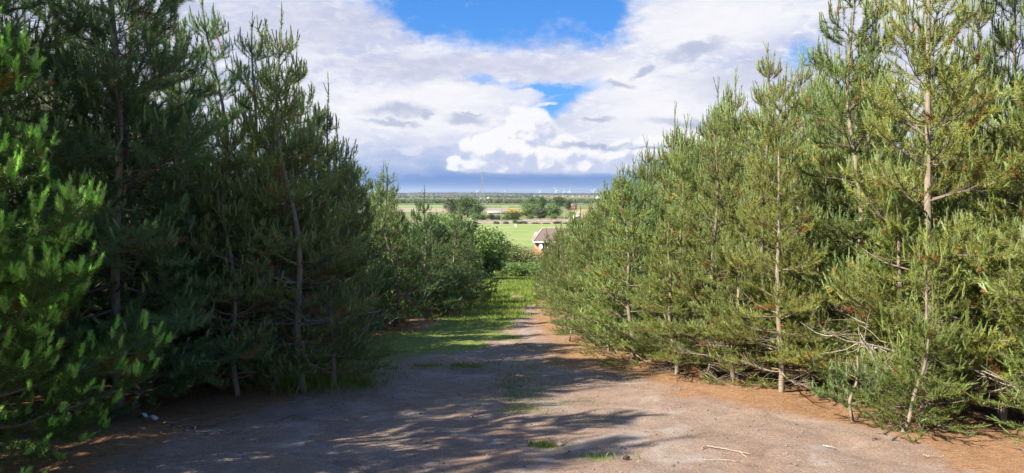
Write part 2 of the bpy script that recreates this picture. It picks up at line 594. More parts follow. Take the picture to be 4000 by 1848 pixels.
def P(var, x, y, H, label, **kw):
    PLACED.append((x, y))
    if y > 6:
        # crowns keep under the stand's stepped skyline
        u = 512 + x / y * FPX
        sk = np.interp(u, *SKY_R) if x > 0 else np.interp(u, *SKY_L)
        H = min(H, max(1.6, EYE + (V0 - sk) / FPX * y - gz(x, y)) * (.97 if 'group' in kw else 1.02))
    return pine(var, x, y, H, label, **kw)


# --- shaded stand (left of the track)
P('lime', -4.2, 5.1, 5.4, 'big near pine whose lime shoots, tinted as if sunlit, reach in at the frame edge', R=1.45, ncones=60)
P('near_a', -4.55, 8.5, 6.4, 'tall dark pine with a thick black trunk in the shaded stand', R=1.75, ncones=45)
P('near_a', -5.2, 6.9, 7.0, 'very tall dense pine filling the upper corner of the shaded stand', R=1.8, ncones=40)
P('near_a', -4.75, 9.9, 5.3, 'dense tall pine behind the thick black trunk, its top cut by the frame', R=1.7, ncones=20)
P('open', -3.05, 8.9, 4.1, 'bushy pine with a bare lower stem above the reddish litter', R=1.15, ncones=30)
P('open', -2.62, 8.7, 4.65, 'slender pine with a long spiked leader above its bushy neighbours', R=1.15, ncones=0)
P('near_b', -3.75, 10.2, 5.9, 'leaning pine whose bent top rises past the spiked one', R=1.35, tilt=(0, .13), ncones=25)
P('mid_shade', -2.95, 11.6, 4.3, 'round shouldered pine behind the spiked leader', R=1.15)
P('mid_shade', -3.2, 13.2, 4.0, 'pine with orange cones on its crown near the track recess', R=1.1)
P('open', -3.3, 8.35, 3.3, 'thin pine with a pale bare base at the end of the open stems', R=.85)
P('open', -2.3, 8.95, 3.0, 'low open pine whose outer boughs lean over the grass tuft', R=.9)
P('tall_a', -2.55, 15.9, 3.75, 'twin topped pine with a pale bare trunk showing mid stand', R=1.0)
P('mid_shade', -2.95, 17.0, 3.7, 'narrow pine just behind the twin topped pine', R=1.0)
P('mid_shade', -2.2, 19.0, 3.35, 'dark pine whose skirt touches the lush grass verge', R=1.2)
P('mid_shade', -1.75, 21.5, 3.2, 'rounded pine with pale sunlit sprays beside the grassy track', R=1.15)
P('far_shade', -1.55, 24.0, 2.9, 'last dark pine of the shaded stand where the track narrows', R=1.1)
P('far_shade', -1.95, 26.5, 2.75, 'low pine peeping past the last dark pine', R=1.1)
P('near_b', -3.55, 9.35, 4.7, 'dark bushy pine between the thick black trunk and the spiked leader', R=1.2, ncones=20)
P('mid_shade', -3.3, 10.9, 4.6, 'dark full pine closing the stand behind the open stems', R=1.25)
# --- sunlit stand (right of the track)
P('sun_a', 5.35, 6.3, 6.8, 'tallest sunlit pine beside the corner of the needle litter', R=1.5, ncones=60)
P('sun_b', 4.45, 7.4, 5.9, 'sunlit pine with a crooked pale trunk and many red cones', R=1.25, ncones=60, tilt=(0, -.05))
P('sun_c', 4.3, 8.6, 6.3, 'tall yellow green pine overtopping the crooked trunk', R=1.3, ncones=50)
P('sun_b', 3.30, 8.5, 3.8, 'thin trunked pine standing at the edge of the orange litter', R=.95, ncones=40)
P('sun_a', 4.6, 9.4, 5.2, 'first tall pine where the sunlit skyline drops from the frame top', R=1.15, ncones=40)
P('sun_c', 2.75, 9.6, 3.6, 'pine with a candelabra of pale upright shoots facing the track', R=.95, ncones=40)
P('sun_a', 3.75, 10.7, 4.75, 'pine with three bunched tips on the sunlit skyline', R=1.05, ncones=20)
P('sun_b', 2.45, 10.6, 3.3, 'bushy low pine between the candelabra pine and the jutting branch', R=.95, ncones=30)
P('mid_a', 1.95, 11.2, 3.0, 'free standing pine with a low branch jutting over the track', R=1.05)
P('tall_a', 3.55, 12.0, 4.7, 'broken topped pine beside a notch in the sunlit skyline', R=1.0)
P('mid_b', 3.25, 13.0, 4.35, 'narrow spire pine standing alone on the sunlit skyline', R=.85)
P('mid_c', 2.1, 12.8, 3.1, 'mid height pine behind the jutting branch', R=.95)
P('mid_a', 1.85, 14.4, 3.1, 'spreading pine overhanging the dirt strip', R=1.0)
P('tall_a', 2.9, 15.1, 4.1, 'paired spire pine second from the end of the sunlit skyline', R=.9)
P('mid_b', 1.75, 16.3, 3.0, 'grey green pine at the narrowing of the dirt strip', R=1.0)
P('mid_c', 2.4, 17.2, 3.7, 'slender spike pine at the end of the sunlit skyline', R=.55)
P('far_b', 1.75, 18.6, 2.9, 'drooping pine above the shadow bars on the track', R=1.0)
P('far_a', 1.75, 21.0, 2.7, 'small pine beside the narrow grassy gap', R=1.05)
P('tall_a', 1.12, 22.0, 2.9, 'slender pine tip standing before the bungalow roof', R=.5)
P('tall_a', 1.52, 22.4, 3.0, 'second slender pine tip before the bungalow roof, nearer the stand', R=.55)
P('far_b', 1.70, 23.6, 2.85, 'rounded pine at the bare patch of the grassy gap', R=1.05)
P('far_a', 1.75, 26.5, 3.1, 'end pine of the sunlit stand below the brick bungalow', R=1.05)
P('sap_a', 3.98, 6.75, 1.85, 'waist high sapling with fresh pale candles before the tall pines', R=.55, name='pine_sapling', ncones=8)
P('sap_a', 3.72, 6.6, 1.15, 'leaning forked sapling on the orange litter', R=.55, name='pine_sapling', tilt=(.1, -.25))
P('sap_b', 3.50, 7.1, .85, 'tiny lone sapling out on the needle litter', R=.42, name='pine_sapling')
P('sap_a', 4.75, 5.95, 1.35, 'low bright sapling at the frame corner on the litter', R=.65, name='pine_sapling')
P('sap_b', 1.15, 13.9, .6, 'small seedling at the foot of the overhanging pine', R=.4, name='pine_sapling')
P('sun_b', 4.30, 7.75, 2.7, 'short yellowish pine tucked under the crooked trunk', R=.95, ncones=30)
P('sun_a', 3.80, 8.95, 3.1, 'short pine filling the gap behind the thin trunked pine', R=1.0, ncones=30)
P('sun_c', 2.95, 9.25, 2.5, 'knee branched low pine before the candelabra pine', R=.85, ncones=25)
P('sun_b', 2.38, 10.0, 2.3, 'low spreading pine right at the litter edge before the jutting branch', R=.85, ncones=20)
P('mid_a', 1.70, 12.3, 2.4, 'short green pine just past the jutting branch', R=.85)
P('mid_b', 1.38, 15.2, 2.3, 'short pine whose skirt sweeps over the dirt strip', R=.85)
P('mid_c', 1.35, 17.6, 2.3, 'short shadowed pine at the shadow bars', R=.85)
P('sun_a', 4.95, 7.0, 3.4, 'half grown pine in front of the tallest sunlit pine', R=1.05, ncones=35)
P('sun_c', 5.6, 7.4, 4.6, 'three quarter grown pine at the frame edge of the sunlit stand', R=1.25, ncones=30)
P('near_a', -4.25, 7.5, 6.9, 'dense dark pine between the thick black trunk and the near pine', R=1.55, ncones=20)
P('near_b', -5.35, 8.5, 6.3, 'tall dark pine just behind the very tall dense pine', R=1.7, ncones=20)
# --- deeper rows
def fill(x0, x1, y0, y1, edge, side, label, group, kinds, hgt):
    y = y0
    while y < y1:
        x = x0
        while x < x1:
            X = x + random.uniform(-.4, .4); Y = y + random.uniform(-.4, .4)
            x += 1.2 if side < 0 else 1.0
            e = edge(Y)
            if (side < 0 and X > e) or (side > 0 and X < e): continue
            if (side < 0 and X < e - 5.2) or (side > 0 and X > e + 5.2): continue
            if abs(X) / max(Y, .1) > .95: continue
            if any((X - a) ** 2 + (Y - b) ** 2 < (.75 if side < 0 else .5) for a, b in PLACED): continue
            near = Y < 13
            H = hgt(X, Y) * random.uniform(.85, 1.12)
            u_ = 512 + X / Y * FPX
            if side > 0 and u_ < 870:
                H = max(H, min(6.3, EYE + (V0 - np.interp(u_, *SKY_R)) / FPX * Y - gz(X, Y)) * random.uniform(.74, 1.0))
            v = random.choice(kinds[0] if near else kinds[1] if Y < 19 else kinds[2])
            P(v, X, Y, H, label, group=group, R=random.uniform(1.15, 1.45) if side < 0 else random.uniform(.95, 1.3))
        y += 1.2 if side < 0 else 1.05


LE = lambda y: float(np.interp(y, [4, 6.5, 8.5, 11, 13, 16, 19, 24, 30, 40], [-5.2, -5.6, -3.6, -3.7, -3.7, -3.2, -2.9, -2.3, -2.2, -2.4]))
RE = lambda y: float(np.interp(y, [5, 6.5, 8.5, 11, 13, 16, 19, 24, 30, 40], [6.3, 5.5, 4.2, 2.9, 2.6, 2.4, 2.2, 2.2, 2.3, 2.6]))
hL = lambda x, y: float(np.interp(y, [5, 9, 12, 16, 20, 26, 34], [6.2, 5.0, 4.0, 3.5, 3.1, 2.7, 2.5]))
hR = lambda x, y: float(np.interp(y, [5, 9, 12, 16, 20, 26, 34], [6.6, 5.6, 4.8, 3.7, 3.1, 2.7, 2.5]))
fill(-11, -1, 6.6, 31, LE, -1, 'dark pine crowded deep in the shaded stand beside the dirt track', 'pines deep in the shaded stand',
     (['mid_shade', 'near_b', 'mid_shade'], ['mid_shade'], ['far_shade']), hL)
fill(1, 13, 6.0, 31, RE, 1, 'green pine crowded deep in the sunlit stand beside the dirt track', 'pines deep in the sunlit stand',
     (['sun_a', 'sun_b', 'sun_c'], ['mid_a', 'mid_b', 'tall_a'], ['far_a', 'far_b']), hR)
# shade trees just outside the frame that throw the shadow across the foreground
for (x, y, h) in ((-5.9, 4.9, 6.4), (-5.4, 3.6, 6.5), (-6.6, 6.0, 6.8), (-5.7, 6.0, 6.3), (-4.8, .2, 5.6), (-4.6, -1.6, 5.6), (-6.2, -.6, 6.4)):
    P('mid_b', x, y, h, 'pine beside the viewer at the near end of the shaded stand', group='pines beside the viewer', R=1.4)
print('pines', N_PINE[0])

# ------------------------------------------------------------------ leafy trees and bushes
def leaf_quads(r, pts, size, cols, up=.5, jitter=.35):
    N = len(pts)
    nrm = norm(r.normal(size=(N, 3)) + np.array([0, 0, up]))
    a = norm(np.cross(nrm, r.normal(size=(N, 3)))); b = np.cross(nrm, a)
    s = (size * (.6 + .8 * r.random(N)))[:, None]
    V = np.stack([pts - a * s, pts - b * s * .55, pts + a * s, pts + b * s * .55], 1)
    C = np.repeat((cols * (1 + jitter * (r.random((N, 1)) - .5)))[:, None], 4, 1)
    return V.reshape(-1, 3), C.reshape(-1, 3)


def crown_points(r, lobes, n):
    """points in the outer shells of several ellipsoid lobes, gathered in clumps"""
    lob = np.array(lobes, float)
    w = lob[:, 3] ** 2; w = w / w.sum()
    nc = max(20, n // 26)
    li = r.choice(len(lob), nc, p=w)
    d = norm(r.normal(size=(nc, 3)))
    rr = (.62 + .42 * r.random(nc) ** .8)[:, None]
    c = lob[li, :3] + d * rr * lob[li, 3:4] * np.array([1, 1, .85])
    k = r.integers(0, nc, n)
    sp = lob[li[k], 3:4] * .17
    return c[k] + r.normal(size=(n, 3)) * sp, k, nc


def leafy_variant(name, seed, h, w, n, size, c1, c2, trunk=True, top=None, nl=9, low=.25):
    r = np.random.default_rng(seed)
    lobes = []
    for i in range(nl):
        t = low + (1 - low) * r.random()
        rr = w * .5 * math.sin(math.pi * min(.97, max(.08, (t - low * .4) / (1.06 - low * .4)))) ** .7
        a = r.random() * 6.28; q = rr * (.25 + .45 * r.random())
        R_ = max(.16 * w, rr * (.5 + .3 * r.random()))
        lobes.append((q * math.cos(a), q * math.sin(a), min(h * t, h - R_ * .8), R_))
    pts, k, nc = crown_points(r, lobes, n)
    pts[:, 2] = np.maximum(pts[:, 2], .05 * r.random(len(pts)))
    mixv = r.random(nc)[k][:, None]
    cols = np.array(c1) * (1 - mixv) + np.array(c2) * mixv
    if top is not None:
        f = sstep(.62, .85, pts[:, 2:3] / h + .15 * (r.random((len(pts), 1)) - .5))
        cols = cols * (1 - f) + np.array(top) * f
    V, C = leaf_quads(r, pts, size, cols)
    cm = raw_mesh(name + '_crown', V, np.arange(len(V)), np.full(len(V) // 4, 4), M_LEAF, C)
    mb = MB()
    nt_ = 8 if trunk else 5
    if trunk:
        T = bend_curve(np.array([0, 0, -.3]), r.random() * 6, rad(86), rad(88), h * .6, 6, r, .04)
        mb.tube(T, np.linspace(.045 * h, .02 * h, 6) * .7, 7, (.13, .10, .075))
    for (x, y, z, R_) in lobes[:nt_]:
        p0 = np.array([0, 0, min(z * .5, h * .4)]) if trunk else np.array([x * .3, y * .3, -.1])
        p1 = np.array([x, y, z])
        mid = (p0 + p1) / 2 + r.normal(size=3) * .06 * h
        mb.tube([p0, mid, p1], np.array([.016, .011, .004]) * h, 5, (.14, .11, .085))
    return dict(crown=cm, trunk=mb.mesh(name + '_trunk', M_BARK, True), h=h, w=w)


LV = {}
DG1, DG2 = (.075, .125, .036), (.13, .195, .055)
LV['oak'] = leafy_variant('oak', 201, 10, 10, 7000, .26, DG1, DG2)
LV['ash'] = leafy_variant('ash', 202, 10, 9, 7000, .26, (.10, .17, .045), (.18, .27, .07), nl=11)
LV['dull'] = leafy_variant('dull', 203, 9, 8, 6000, .25, (.085, .11, .055), (.14, .16, .08), nl=8)
LV['gold'] = leafy_variant('gold', 204, 6, 9, 6500, .22, (.075, .12, .03), (.15, .20, .04), trunk=False, top=(.52, .42, .04), low=.1)
LV['hedge'] = leafy_variant('hedge', 205, 3.4, 4.2, 9000, .085, (.09, .13, .035), (.20, .215, .06), trunk=False, nl=12, low=.12)
LV['hedge_b'] = leafy_variant('hedge_b', 206, 3.4, 4.0, 9000, .085, (.10, .13, .035), (.24, .22, .07), trunk=False, nl=13, low=.1)
LV['elder'] = leafy_variant('elder', 207, 4.4, 3.6, 11000, .085, (.07, .14, .03), (.19, .27, .07), trunk=True, nl=12, low=.15)
LV['scrub'] = leafy_variant('scrub', 208, 2.0, 3.0, 2500, .14, (.10, .125, .06), (.18, .20, .09), trunk=False, nl=8, low=.15)


def leafy(var, x, y, h, w, label, cat, name, group=None, z=None, rz=None):
    d = LV[var]
    o = thing(name, label, cat, (x, y, (gz(x, y) if z is None else z) - .05), random.random() * 6.28 if rz is None else rz, group)
    o.scale = (w / d['w'], w / d['w'], h / d['h'])
    link('trunk' if name.endswith('tree') else 'stem', d['trunk'], o)
    link('crown' if name.endswith('tree') else 'foliage', d['crown'], o)
    return o


def far_leafy(var, zx, zbase, ztop, zw, label, cat, name, yover=None):
    """placed by base row, top row and width in the enlargement of the distant view"""
    x, y = plain(zx, zbase)
    if yover:
        x = x / y * yover; y = yover
    k = .0796 / FPX * y
    top = EYE - (153.6 + ztop * .0796 - V0) / FPX * y
    return leafy(var, x, y, top - gz(x, y), zw * k, label, cat, name)


far_leafy('oak', 730, 800, 560, 330, 'big dark oak like tree beside the pylon', 'tree', 'broadleaf_tree', 455)
far_leafy('dull', 560, 770, 575, 260, 'duller broad tree tucked behind the big dark tree by the pylon', 'tree', 'broadleaf_tree', 505)
far_leafy('oak', 845, 805, 640, 190, 'low dark tree at the near edge of the pylon field', 'tree', 'broadleaf_tree', 435)
far_leafy('ash', 1475, 790, 610, 240, 'broad mid green tree right beside the golden topped bush', 'tree', 'broadleaf_tree', 445)
far_leafy('oak', 1665, 790, 555, 190, 'tallest dark tree in the middle of the central clump', 'tree', 'broadleaf_tree', 470)
far_leafy('oak', 1540, 740, 565, 230, 'dark rounded tree at the back of the central clump', 'tree', 'broadleaf_tree', 560)
far_leafy('ash', 1815, 800, 615, 235, 'bright green rounded tree next to the brick farmhouse field', 'tree', 'broadleaf_tree', 440)
far_leafy('dull', 1640, 815, 690, 200, 'greyish low tree in front of the central clump', 'tree', 'broadleaf_tree', 415)
far_leafy('oak', 1990, 715, 585, 130, 'dark tree shading the side of the brick farmhouse', 'tree', 'broadleaf_tree', 665)
far_leafy('oak', 1880, 690, 545, 200, 'dark spreading tree behind the bright green one', 'tree', 'broadleaf_tree', 760)
far_leafy('ash', 2020, 805, 720, 100, 'small green bush like tree alone in the dry field', 'tree', 'broadleaf_tree', 440)
far_leafy('ash', 1790, 822, 755, 90, 'small yellow green tree below the bright rounded one', 'tree', 'broadleaf_tree', 400)
far_leafy('ash', 1500, 822, 760, 90, 'little slim tree below the broad mid green tree', 'tree', 'broadleaf_tree', 400)
far_leafy('gold', 1320, 835, 700, 215, 'golden topped gorse bush beyond the stone wall', 'bush', 'gorse_bush', 405)
far_leafy('ash', 1322, 878, 822, 70, 'small rounded green bush beside the grazing horse', 'bush', 'bush', 350)
for i, (zx, zt, w, lab) in enumerate(((1370, 850, 90, 'low dark bush hugging the wall by the rounded one'), (1440, 848, 90, 'low dark bush ending the row by the rounded one'),
                                       (1090, 850, 110, 'grey green scrub at the foot of the first telegraph pole'), (1210, 852, 100, 'dull scrub between the pole and the horse'),
                                       (1590, 862, 100, 'flat scrub in the middle of the pasture edge'), (1720, 866, 120, 'thin scrub toward the second telegraph pole'),
                                       (1850, 850, 100, 'grey scrub clump just left of the second telegraph pole'), (1980, 860, 110, 'scrub clump past the second telegraph pole'))):
    far_leafy('scrub', zx, 897, zt, w, lab, 'bush', 'scrub_bush', 348)
for i, (zx, zt, w, v, lab) in enumerate(((840, 745, 120, 'ash', 'leafy hedge bush leaning out below the big dark tree'), (930, 752, 110, 'ash', 'pale hedge bush in front of the long grey shed'),
                                         (1030, 758, 110, 'dull', 'straw tinted hedge bush below the grey shed'), (1130, 760, 110, 'ash', 'light hedge bush behind the first telegraph pole'),
                                         (1215, 755, 100, 'ash', 'hedge bush touching the golden topped bush'), (1930, 785, 90, 'ash', 'round hedge bush behind the second telegraph pole'))):
    far_leafy(v, zx, 842, zt, w, lab, 'bush', 'hedge_bush', 392)

# bushes at the foot of the slope, where the track ends
for (u, v, Y, w, var, lab) in ((455, 245, 66, 4.6, 'hedge', 'yellow green bush behind the shaded pines at the slope foot'),
                               (488, 239, 62, 4.4, 'hedge_b', 'brownish green bush at the end of the track'),
                               (503, 243, 57, 4.0, 'hedge', 'rounded bush closing the view down the track'),
                               (519, 250, 60, 3.6, 'hedge_b', 'bush in front of the brick bungalow gable'),
                               (541, 260, 58, 4.4, 'hedge', 'bush just below the bungalow eaves'),
                               (515, 262, 49, 2.6, 'elder', 'dark low bush beside the grassy end of the track'),
                               (470, 243, 72, 4.4, 'hedge', 'bush at the near edge of the pasture'),
                               (562, 250, 62, 4.6, 'hedge_b', 'bush hidden behind the last sunlit pines'),
                               (430, 238, 70, 5.0, 'hedge', 'bush glimpsed between the shaded pines')):
    X = (u - 512) / FPX * Y
    top = EYE - (v - V0) / FPX * Y
    leafy(var, X, Y, top - gz(X, Y), w, lab, 'bush', 'hedge_bush')
for (u, v, Y, w, lab) in ((482, 228, 44, 3.6, 'light green leafy tree rising past the last shaded pine'),
                          (463, 219, 50, 4.2, 'pale leafy tree over the tops of the shaded pines'),
                          (545, 262, 42, 2.8, 'leafy elder leaning in from the sunlit side of the gap'),
                          (440, 214, 62, 4.6, 'leafy tree poking up beyond the shaded stand')):
    X = (u - 512) / FPX * Y
    top = EYE - (v - V0) / FPX * Y
    leafy('elder', X, Y, top - gz(X, Y), w, lab, 'tree', 'elder_tree')


# ------------------------------------------------------------------ woods that read as one mass
def blob_mass(name, seed, spots, n, size, c1, c2):
    r = np.random.default_rng(seed)
    VV = []; CC = []
    for (x, y, z, rx, h) in spots:
        m_ = n
        d = norm(r.normal(size=(m_, 3))); d[:, 2] = np.abs(d[:, 2]) * 1.0 - .25
        rr = (.75 + .3 * r.random(m_))[:, None]
        pts = np.array([x, y, z + h * .45]) + d * rr * np.array([rx, rx, h * .55])
        f = r.random()
        col = (np.array(c1) * (1 - f) + np.array(c2) * f) * (.8 + .4 * r.random())
        V, C = leaf_quads(r, pts, size, np.broadcast_to(col, (m_, 3)), up=.8)
        VV.append(V); CC.append(C)
    V = np.concatenate(VV); C = np.concatenate(CC)
    me = raw_mesh(name, V, np.arange(len(V)), np.full(len(V) // 4, 4), M_LEAF, C)
    return link(name, me)


rw = random.Random(4)
spots = []
for Y, step in ((1045, 6.5), (1056, 7), (1072, 7.5), (1100, 8), (1140, 9), (1200, 10), (1290, 12), (1420, 14), (1620, 17), (1900, 20), (2250, 24)):
    x = -.24 * Y
    while x < .28 * Y:
        hh = rw.uniform(6.5, 9.8) if Y < 1300 else rw.uniform(6, 9)
        spots.append((x, Y + rw.uniform(-5, 5), gz(x, Y), rw.uniform(.55, .8) * step, hh))
        x += step * rw.uniform(.6, 1.1)
tag(blob_mass('woodland', 301, spots, 90, 1.0, (.085, .12, .05), (.15, .18, .08)), 'long dark belt of woodland across the plain', 'woods', kind='stuff')
spots = []
for Y, step in ((2750, 26), (3600, 32), (4100, 36), (4350, 34), (4500, 30)):
    x = -.24 * Y
    while x < .28 * Y:
        if not (Y < 3700 and x > 120):
            spots.append((x, Y + rw.uniform(-15, 15), gz(x, Y), step * .7, rw.uniform(6, 10)))
        x += step * rw.uniform(.6, 1.2)
tag(blob_mass('distant_forest', 302, spots, 60, 3.2, (.035, .055, .042), (.055, .075, .055)), 'distant wooded ridge along the skyline', 'woods', kind='stuff')

# ------------------------------------------------------------------ ground
def axis(fine0, fine1, step, far, g=1.13):
    a = list(np.arange(fine0, fine1 + 1e-6, step))
    s = step; x = a[-1]
    while x < far:
        s *= g; x += s; a.append(x)
    return a


ax = axis(0, 8, .075, 9000); ax = np.array([-v for v in ax[:0:-1]] + ax)
ay1 = axis(4, 17, .075, 10500, 1.045)
ay0 = [4 - v for v in axis(0, .5, .25, 380, 1.25)][:0:-1]
ay = np.array(ay0 + ay1)
GX, GY = np.meshgrid(ax, ay, indexing='ij')
Z = ground_z(GX, GY)
nearm = 1 - sstep(30, 60, np.hypot(GX, GY))
Z = Z + nearm * ((VN.fbm(GX * 1.7 + 5, GY * 1.7, 2) - .5) * .05 + (VN.fbm(GX * .8, GY * .8, 3) - .5) * .10 + (VN.fbm(GX * 4 + 9, GY * 4, 3) - .5) * .035)
le = np.interp(GY, [0, 4, 6, 8.5, 9.5, 12, 14, 16, 20, 26, 60], [-3.2, -3.4, -3.4, -2.5, -2.0, -2.9, -2.6, -1.6, -1.2, -.9, -.8])
re = np.interp(GY, [0, 4, 6.2, 8.4, 11.2, 14, 20, 26, 60], [5.0, 4.6, 3.9, 2.3, 1.15, 1.2, .9, .8, .8])
wob = (VN.fbm(GX * .9 + 40, GY * .9, 4) - .5)
litter = np.maximum(sstep(-1.5, .6, GX - re + wob * 2.2), sstep(-.3, .5, le - GX + wob * 1.2)) * (1 - sstep(45, 60, GY))
# grass: the left half of the track from 13 m on, all of it further down, tufts in the clearing
mid = np.interp(GY, [10, 13, 16, 20, 25, 32, 40], [-1.1, -.2, .15, .5, 1.1, 1.8, 2.5])
grass = sstep(-.2, .35, mid - GX + wob * 1.6) * sstep(9.8, 12.8, GY + wob * 3)
grass = grass * sstep(-1.0, -.1, GX - le + wob)
grass = np.maximum(grass, sstep(34, 40, GY + wob * 6))
far_dirt = np.exp(-((GX - .2) / .32) ** 2 - ((GY - 28) / 1.6) ** 2)
grass = grass * (1 - .95 * sstep(.3, .6, far_dirt))
GR_PATCH = [  # (src x, src y, rx m, ry m, strength): moss and short grass spots seen in the clearing
    (2010, 1520, .42, .85, .5), (2040, 1620, .28, .22, .55), (2120, 1755, .16, .07, 1), (2335, 1795, .17, .16, 1), (1750, 1445, 1.0, .30, .5), (2250, 1590, .35, .3, .3),
    (1380, 1500, .40, .55, .8), (2560, 1800, .14, .08, .4), (2440, 1480, .5, .35, .3)]
worn = .42 * np.exp(-((GX - .30 + wob * .8) / .42) ** 2) * sstep(6.6, 8, GY) * (1 - sstep(13, 15, GY))
grass = np.maximum(grass, worn * (.4 + 1.2 * VN.fbm(GX * 2.2, GY * 2.2, 3)))
GP = []
wob2 = VN.fbm(GX * 3.5 + 7, GY * 3.5, 4) - .5 + wob * .5
for (sx, sy, rx, ry, st) in GR_PATCH:
    px, py = src_pt(sx, sy)
    GP.append((px, py, rx, ry, st))
    dd = np.sqrt(((GX - px) / rx) ** 2 + ((GY - py) / ry) ** 2) + wob2 * 1.8
    grass = np.maximum(grass, st * .85 * (1 - sstep(.25, 1.25, dd)))
litter = litter * (1 - .8 * grass)
nx, ny = GX.shape
ii = (np.arange(nx - 1)[:, None] * ny + np.arange(ny - 1)[None, :]).ravel()
quads = np.stack([ii, ii + ny, ii + ny + 1, ii + 1], 1)
plainm = sstep(45, 75, GY)
tint = np.stack([litter, grass, plainm], -1).reshape(-1, 3)


def mat_ground():
    m, nt, out = new_mat('earth')
    g = G(nt)
    geo = g.n('ShaderNodeNewGeometry')
    pos = geo.outputs['Position']
    a = g.attr('tint')
    sep = g.n('ShaderNodeSeparateColor'); nt.links.new(a.outputs['Color'], sep.inputs[0])
    lit, gra, pla = sep.outputs[0], sep.outputs[1], sep.outputs[2]
    n_big = g.noise(pos, .9, 5, .6).outputs[0]
    n_mid = g.noise(pos, 6, 6, .65).outputs[0]
    n_fine = g.noise(pos, 55, 4, .7).outputs[0]
    n_grit = g.noise(pos, 160, 2, .6).outputs[0]
    vor = g.n('ShaderNodeTexVoronoi'); g.set(vor.inputs['Vector'], pos); vor.inputs['Scale'].default_value = 75
    mp = g.n('ShaderNodeMapping'); mp.inputs['Rotation'].default_value = (0, 0, .6); mp.inputs['Scale'].default_value = (14, 90, 30)
    nt.links.new(pos, mp.inputs[0])
    n_str = g.noise(mp.outputs[0], 1, 4, .6, .6).outputs[0]
    mp2 = g.n('ShaderNodeMapping'); mp2.inputs['Rotation'].default_value = (0, 0, -.9); mp2.inputs['Scale'].default_value = (16, 85, 30)
    nt.links.new(pos, mp2.inputs[0])
    n_str2 = g.noise(mp2.outputs[0], 1, 4, .6, .6).outputs[0]
    dirt = g.mix(g.ss(n_big, .35, .68), (.240, .160, .112), (.238, .180, .142))
    dirt = g.mix(g.ss(n_mid, .40, .72, 0, .7), dirt, (.165, .115, .092))
    dirt = g.mix(g.ss(n_fine, .50, .66, 0, .7), dirt, (.33, .25, .205))
    dirt = g.mix(g.ss(n_fine, .34, .46, .65, 0), dirt, (.105, .075, .062))
    dirt = g.mix(g.ss(n_grit, .60, .72, 0, .5), dirt, (.09, .066, .058))
    dirt = g.mix(g.ss(vor.outputs['Color'], .93, .97, 0, .5), dirt, (.42, .37, .34))
    n_pat = g.noise(pos, 1.7, 6, .68, .4).outputs[0]
    dirt = g.mix(g.ss(n_pat, .50, .66, 0, .75), dirt, (.300, .255, .225))
    dirt = g.mix(g.ss(n_pat, .30, .44, .6, 0), dirt, (.125, .085, .062))
    li = g.mix(g.ss(n_str, .35, .7), (.17, .095, .052), (.35, .195, .100))
    li = g.mix(g.ss(n_str2, .5, .75, 0, .7), li, (.42, .275, .155))
    li = g.mix(g.ss(n_mid, .45, .8, 0, .5), li, (.15, .075, .035))
    gr = g.mix(g.ss(n_mid, .35, .65), (.105, .155, .030), (.185, .220, .055))
    gr = g.mix(g.ss(n_fine, .5, .8, 0, .6), gr, (.20, .19, .09))
    f_l = g.m('ADD', lit, g.m('MULTIPLY', g.m('SUBTRACT', n_mid, .5), .9))
    col = g.mix(g.ss(f_l, .3, .75), dirt, li)
    f_g = g.m('ADD', gra, g.m('MULTIPLY', g.m('SUBTRACT', n_fine, .5), 1.1))
    f_g = g.m('MULTIPLY', g.ss(f_g, .40, .75), g.ss(gra, .02, .2))
    col = g.mix(f_g, col, gr)
    pl1 = g.noise(pos, .02, 5, .6).outputs[0]
    plc = g.mix(g.ss(pl1, .35, .65), (.11, .14, .045), (.15, .155, .06))
    col = g.mix(pla, col, plc)
    p = g.n('ShaderNodeBsdfPrincipled')
    g.set(p.inputs['Base Color'], col)
    p.inputs['Roughness'].default_value = .95
    p.inputs['Specular IOR Level'].default_value = .15
    h = g.m('ADD', g.m('MULTIPLY_ADD', n_mid, 1.2, g.m('MULTIPLY', n_fine, .6)), g.m('ADD', g.m('MULTIPLY', n_grit, .25), g.m('MULTIPLY', n_str, .4)))
    b = g.n('ShaderNodeBump'); b.inputs['Strength'].default_value = .7; b.inputs['Distance'].default_value = .03
    nt.links.new(h, b.inputs['Height'])
    nt.links.new(b.outputs[0], p.inputs['Normal'])
    nt.links.new(p.outputs[0], out.inputs[0])
    return m


ground = link('ground', raw_mesh('ground', np.stack([GX, GY, Z], -1), quads, np.full(len(quads), 4), mat_ground(), tint, smooth=True))
tag(ground, kind='structure')


def near_z(x, y):
    x = np.asarray(x, float); y = np.asarray(y, float)
    return ground_z(x, y) + (1 - sstep(30, 60, np.hypot(x, y))) * ((VN.fbm(x * 1.7 + 5, y * 1.7, 2) - .5) * .05 + (VN.fbm(x * .8, y * .8, 3) - .5) * .10 + (VN.fbm(x * 4 + 9, y * 4, 3) - .5) * .035)


# fields on the plain, thin sheets above the ground
def field(name, pts, c1, c2, scale, lift=.06):
    m = mat_noise(name, c1, c2, scale, .95, 0, 6)
    v = [(x, y, gz(x, y) + lift) for x, y in pts]
    mb = MB(); mb.add(v, [list(range(len(v)))])
    o = mb.build(name, m)
    return tag(o, kind='structure')


field('pasture', [(-75, 191), (95, 191), (120, 352), (-110, 352)], (.135, .190, .042), (.190, .225, .060), .06)
field('far_field', [(-190, 840), (60, 840), (70, 1015), (-200, 1015)], (.13, .20, .055), (.16, .22, .065), .02)
field('dry_field', [(-150, 600), (20, 600), (25, 810), (-170, 810)], (.25, .205, .13), (.20, .175, .10), .03)
field('dry_slope', [(42, 455), (140, 455), (160, 712), (60, 712)], (.33, .235, .115), (.27, .20, .10), .04)
field('railway_track', [(-90, 358), (110, 358), (112, 371), (-92, 371)], (.22, .17, .145), (.30, .23, .20), .3)

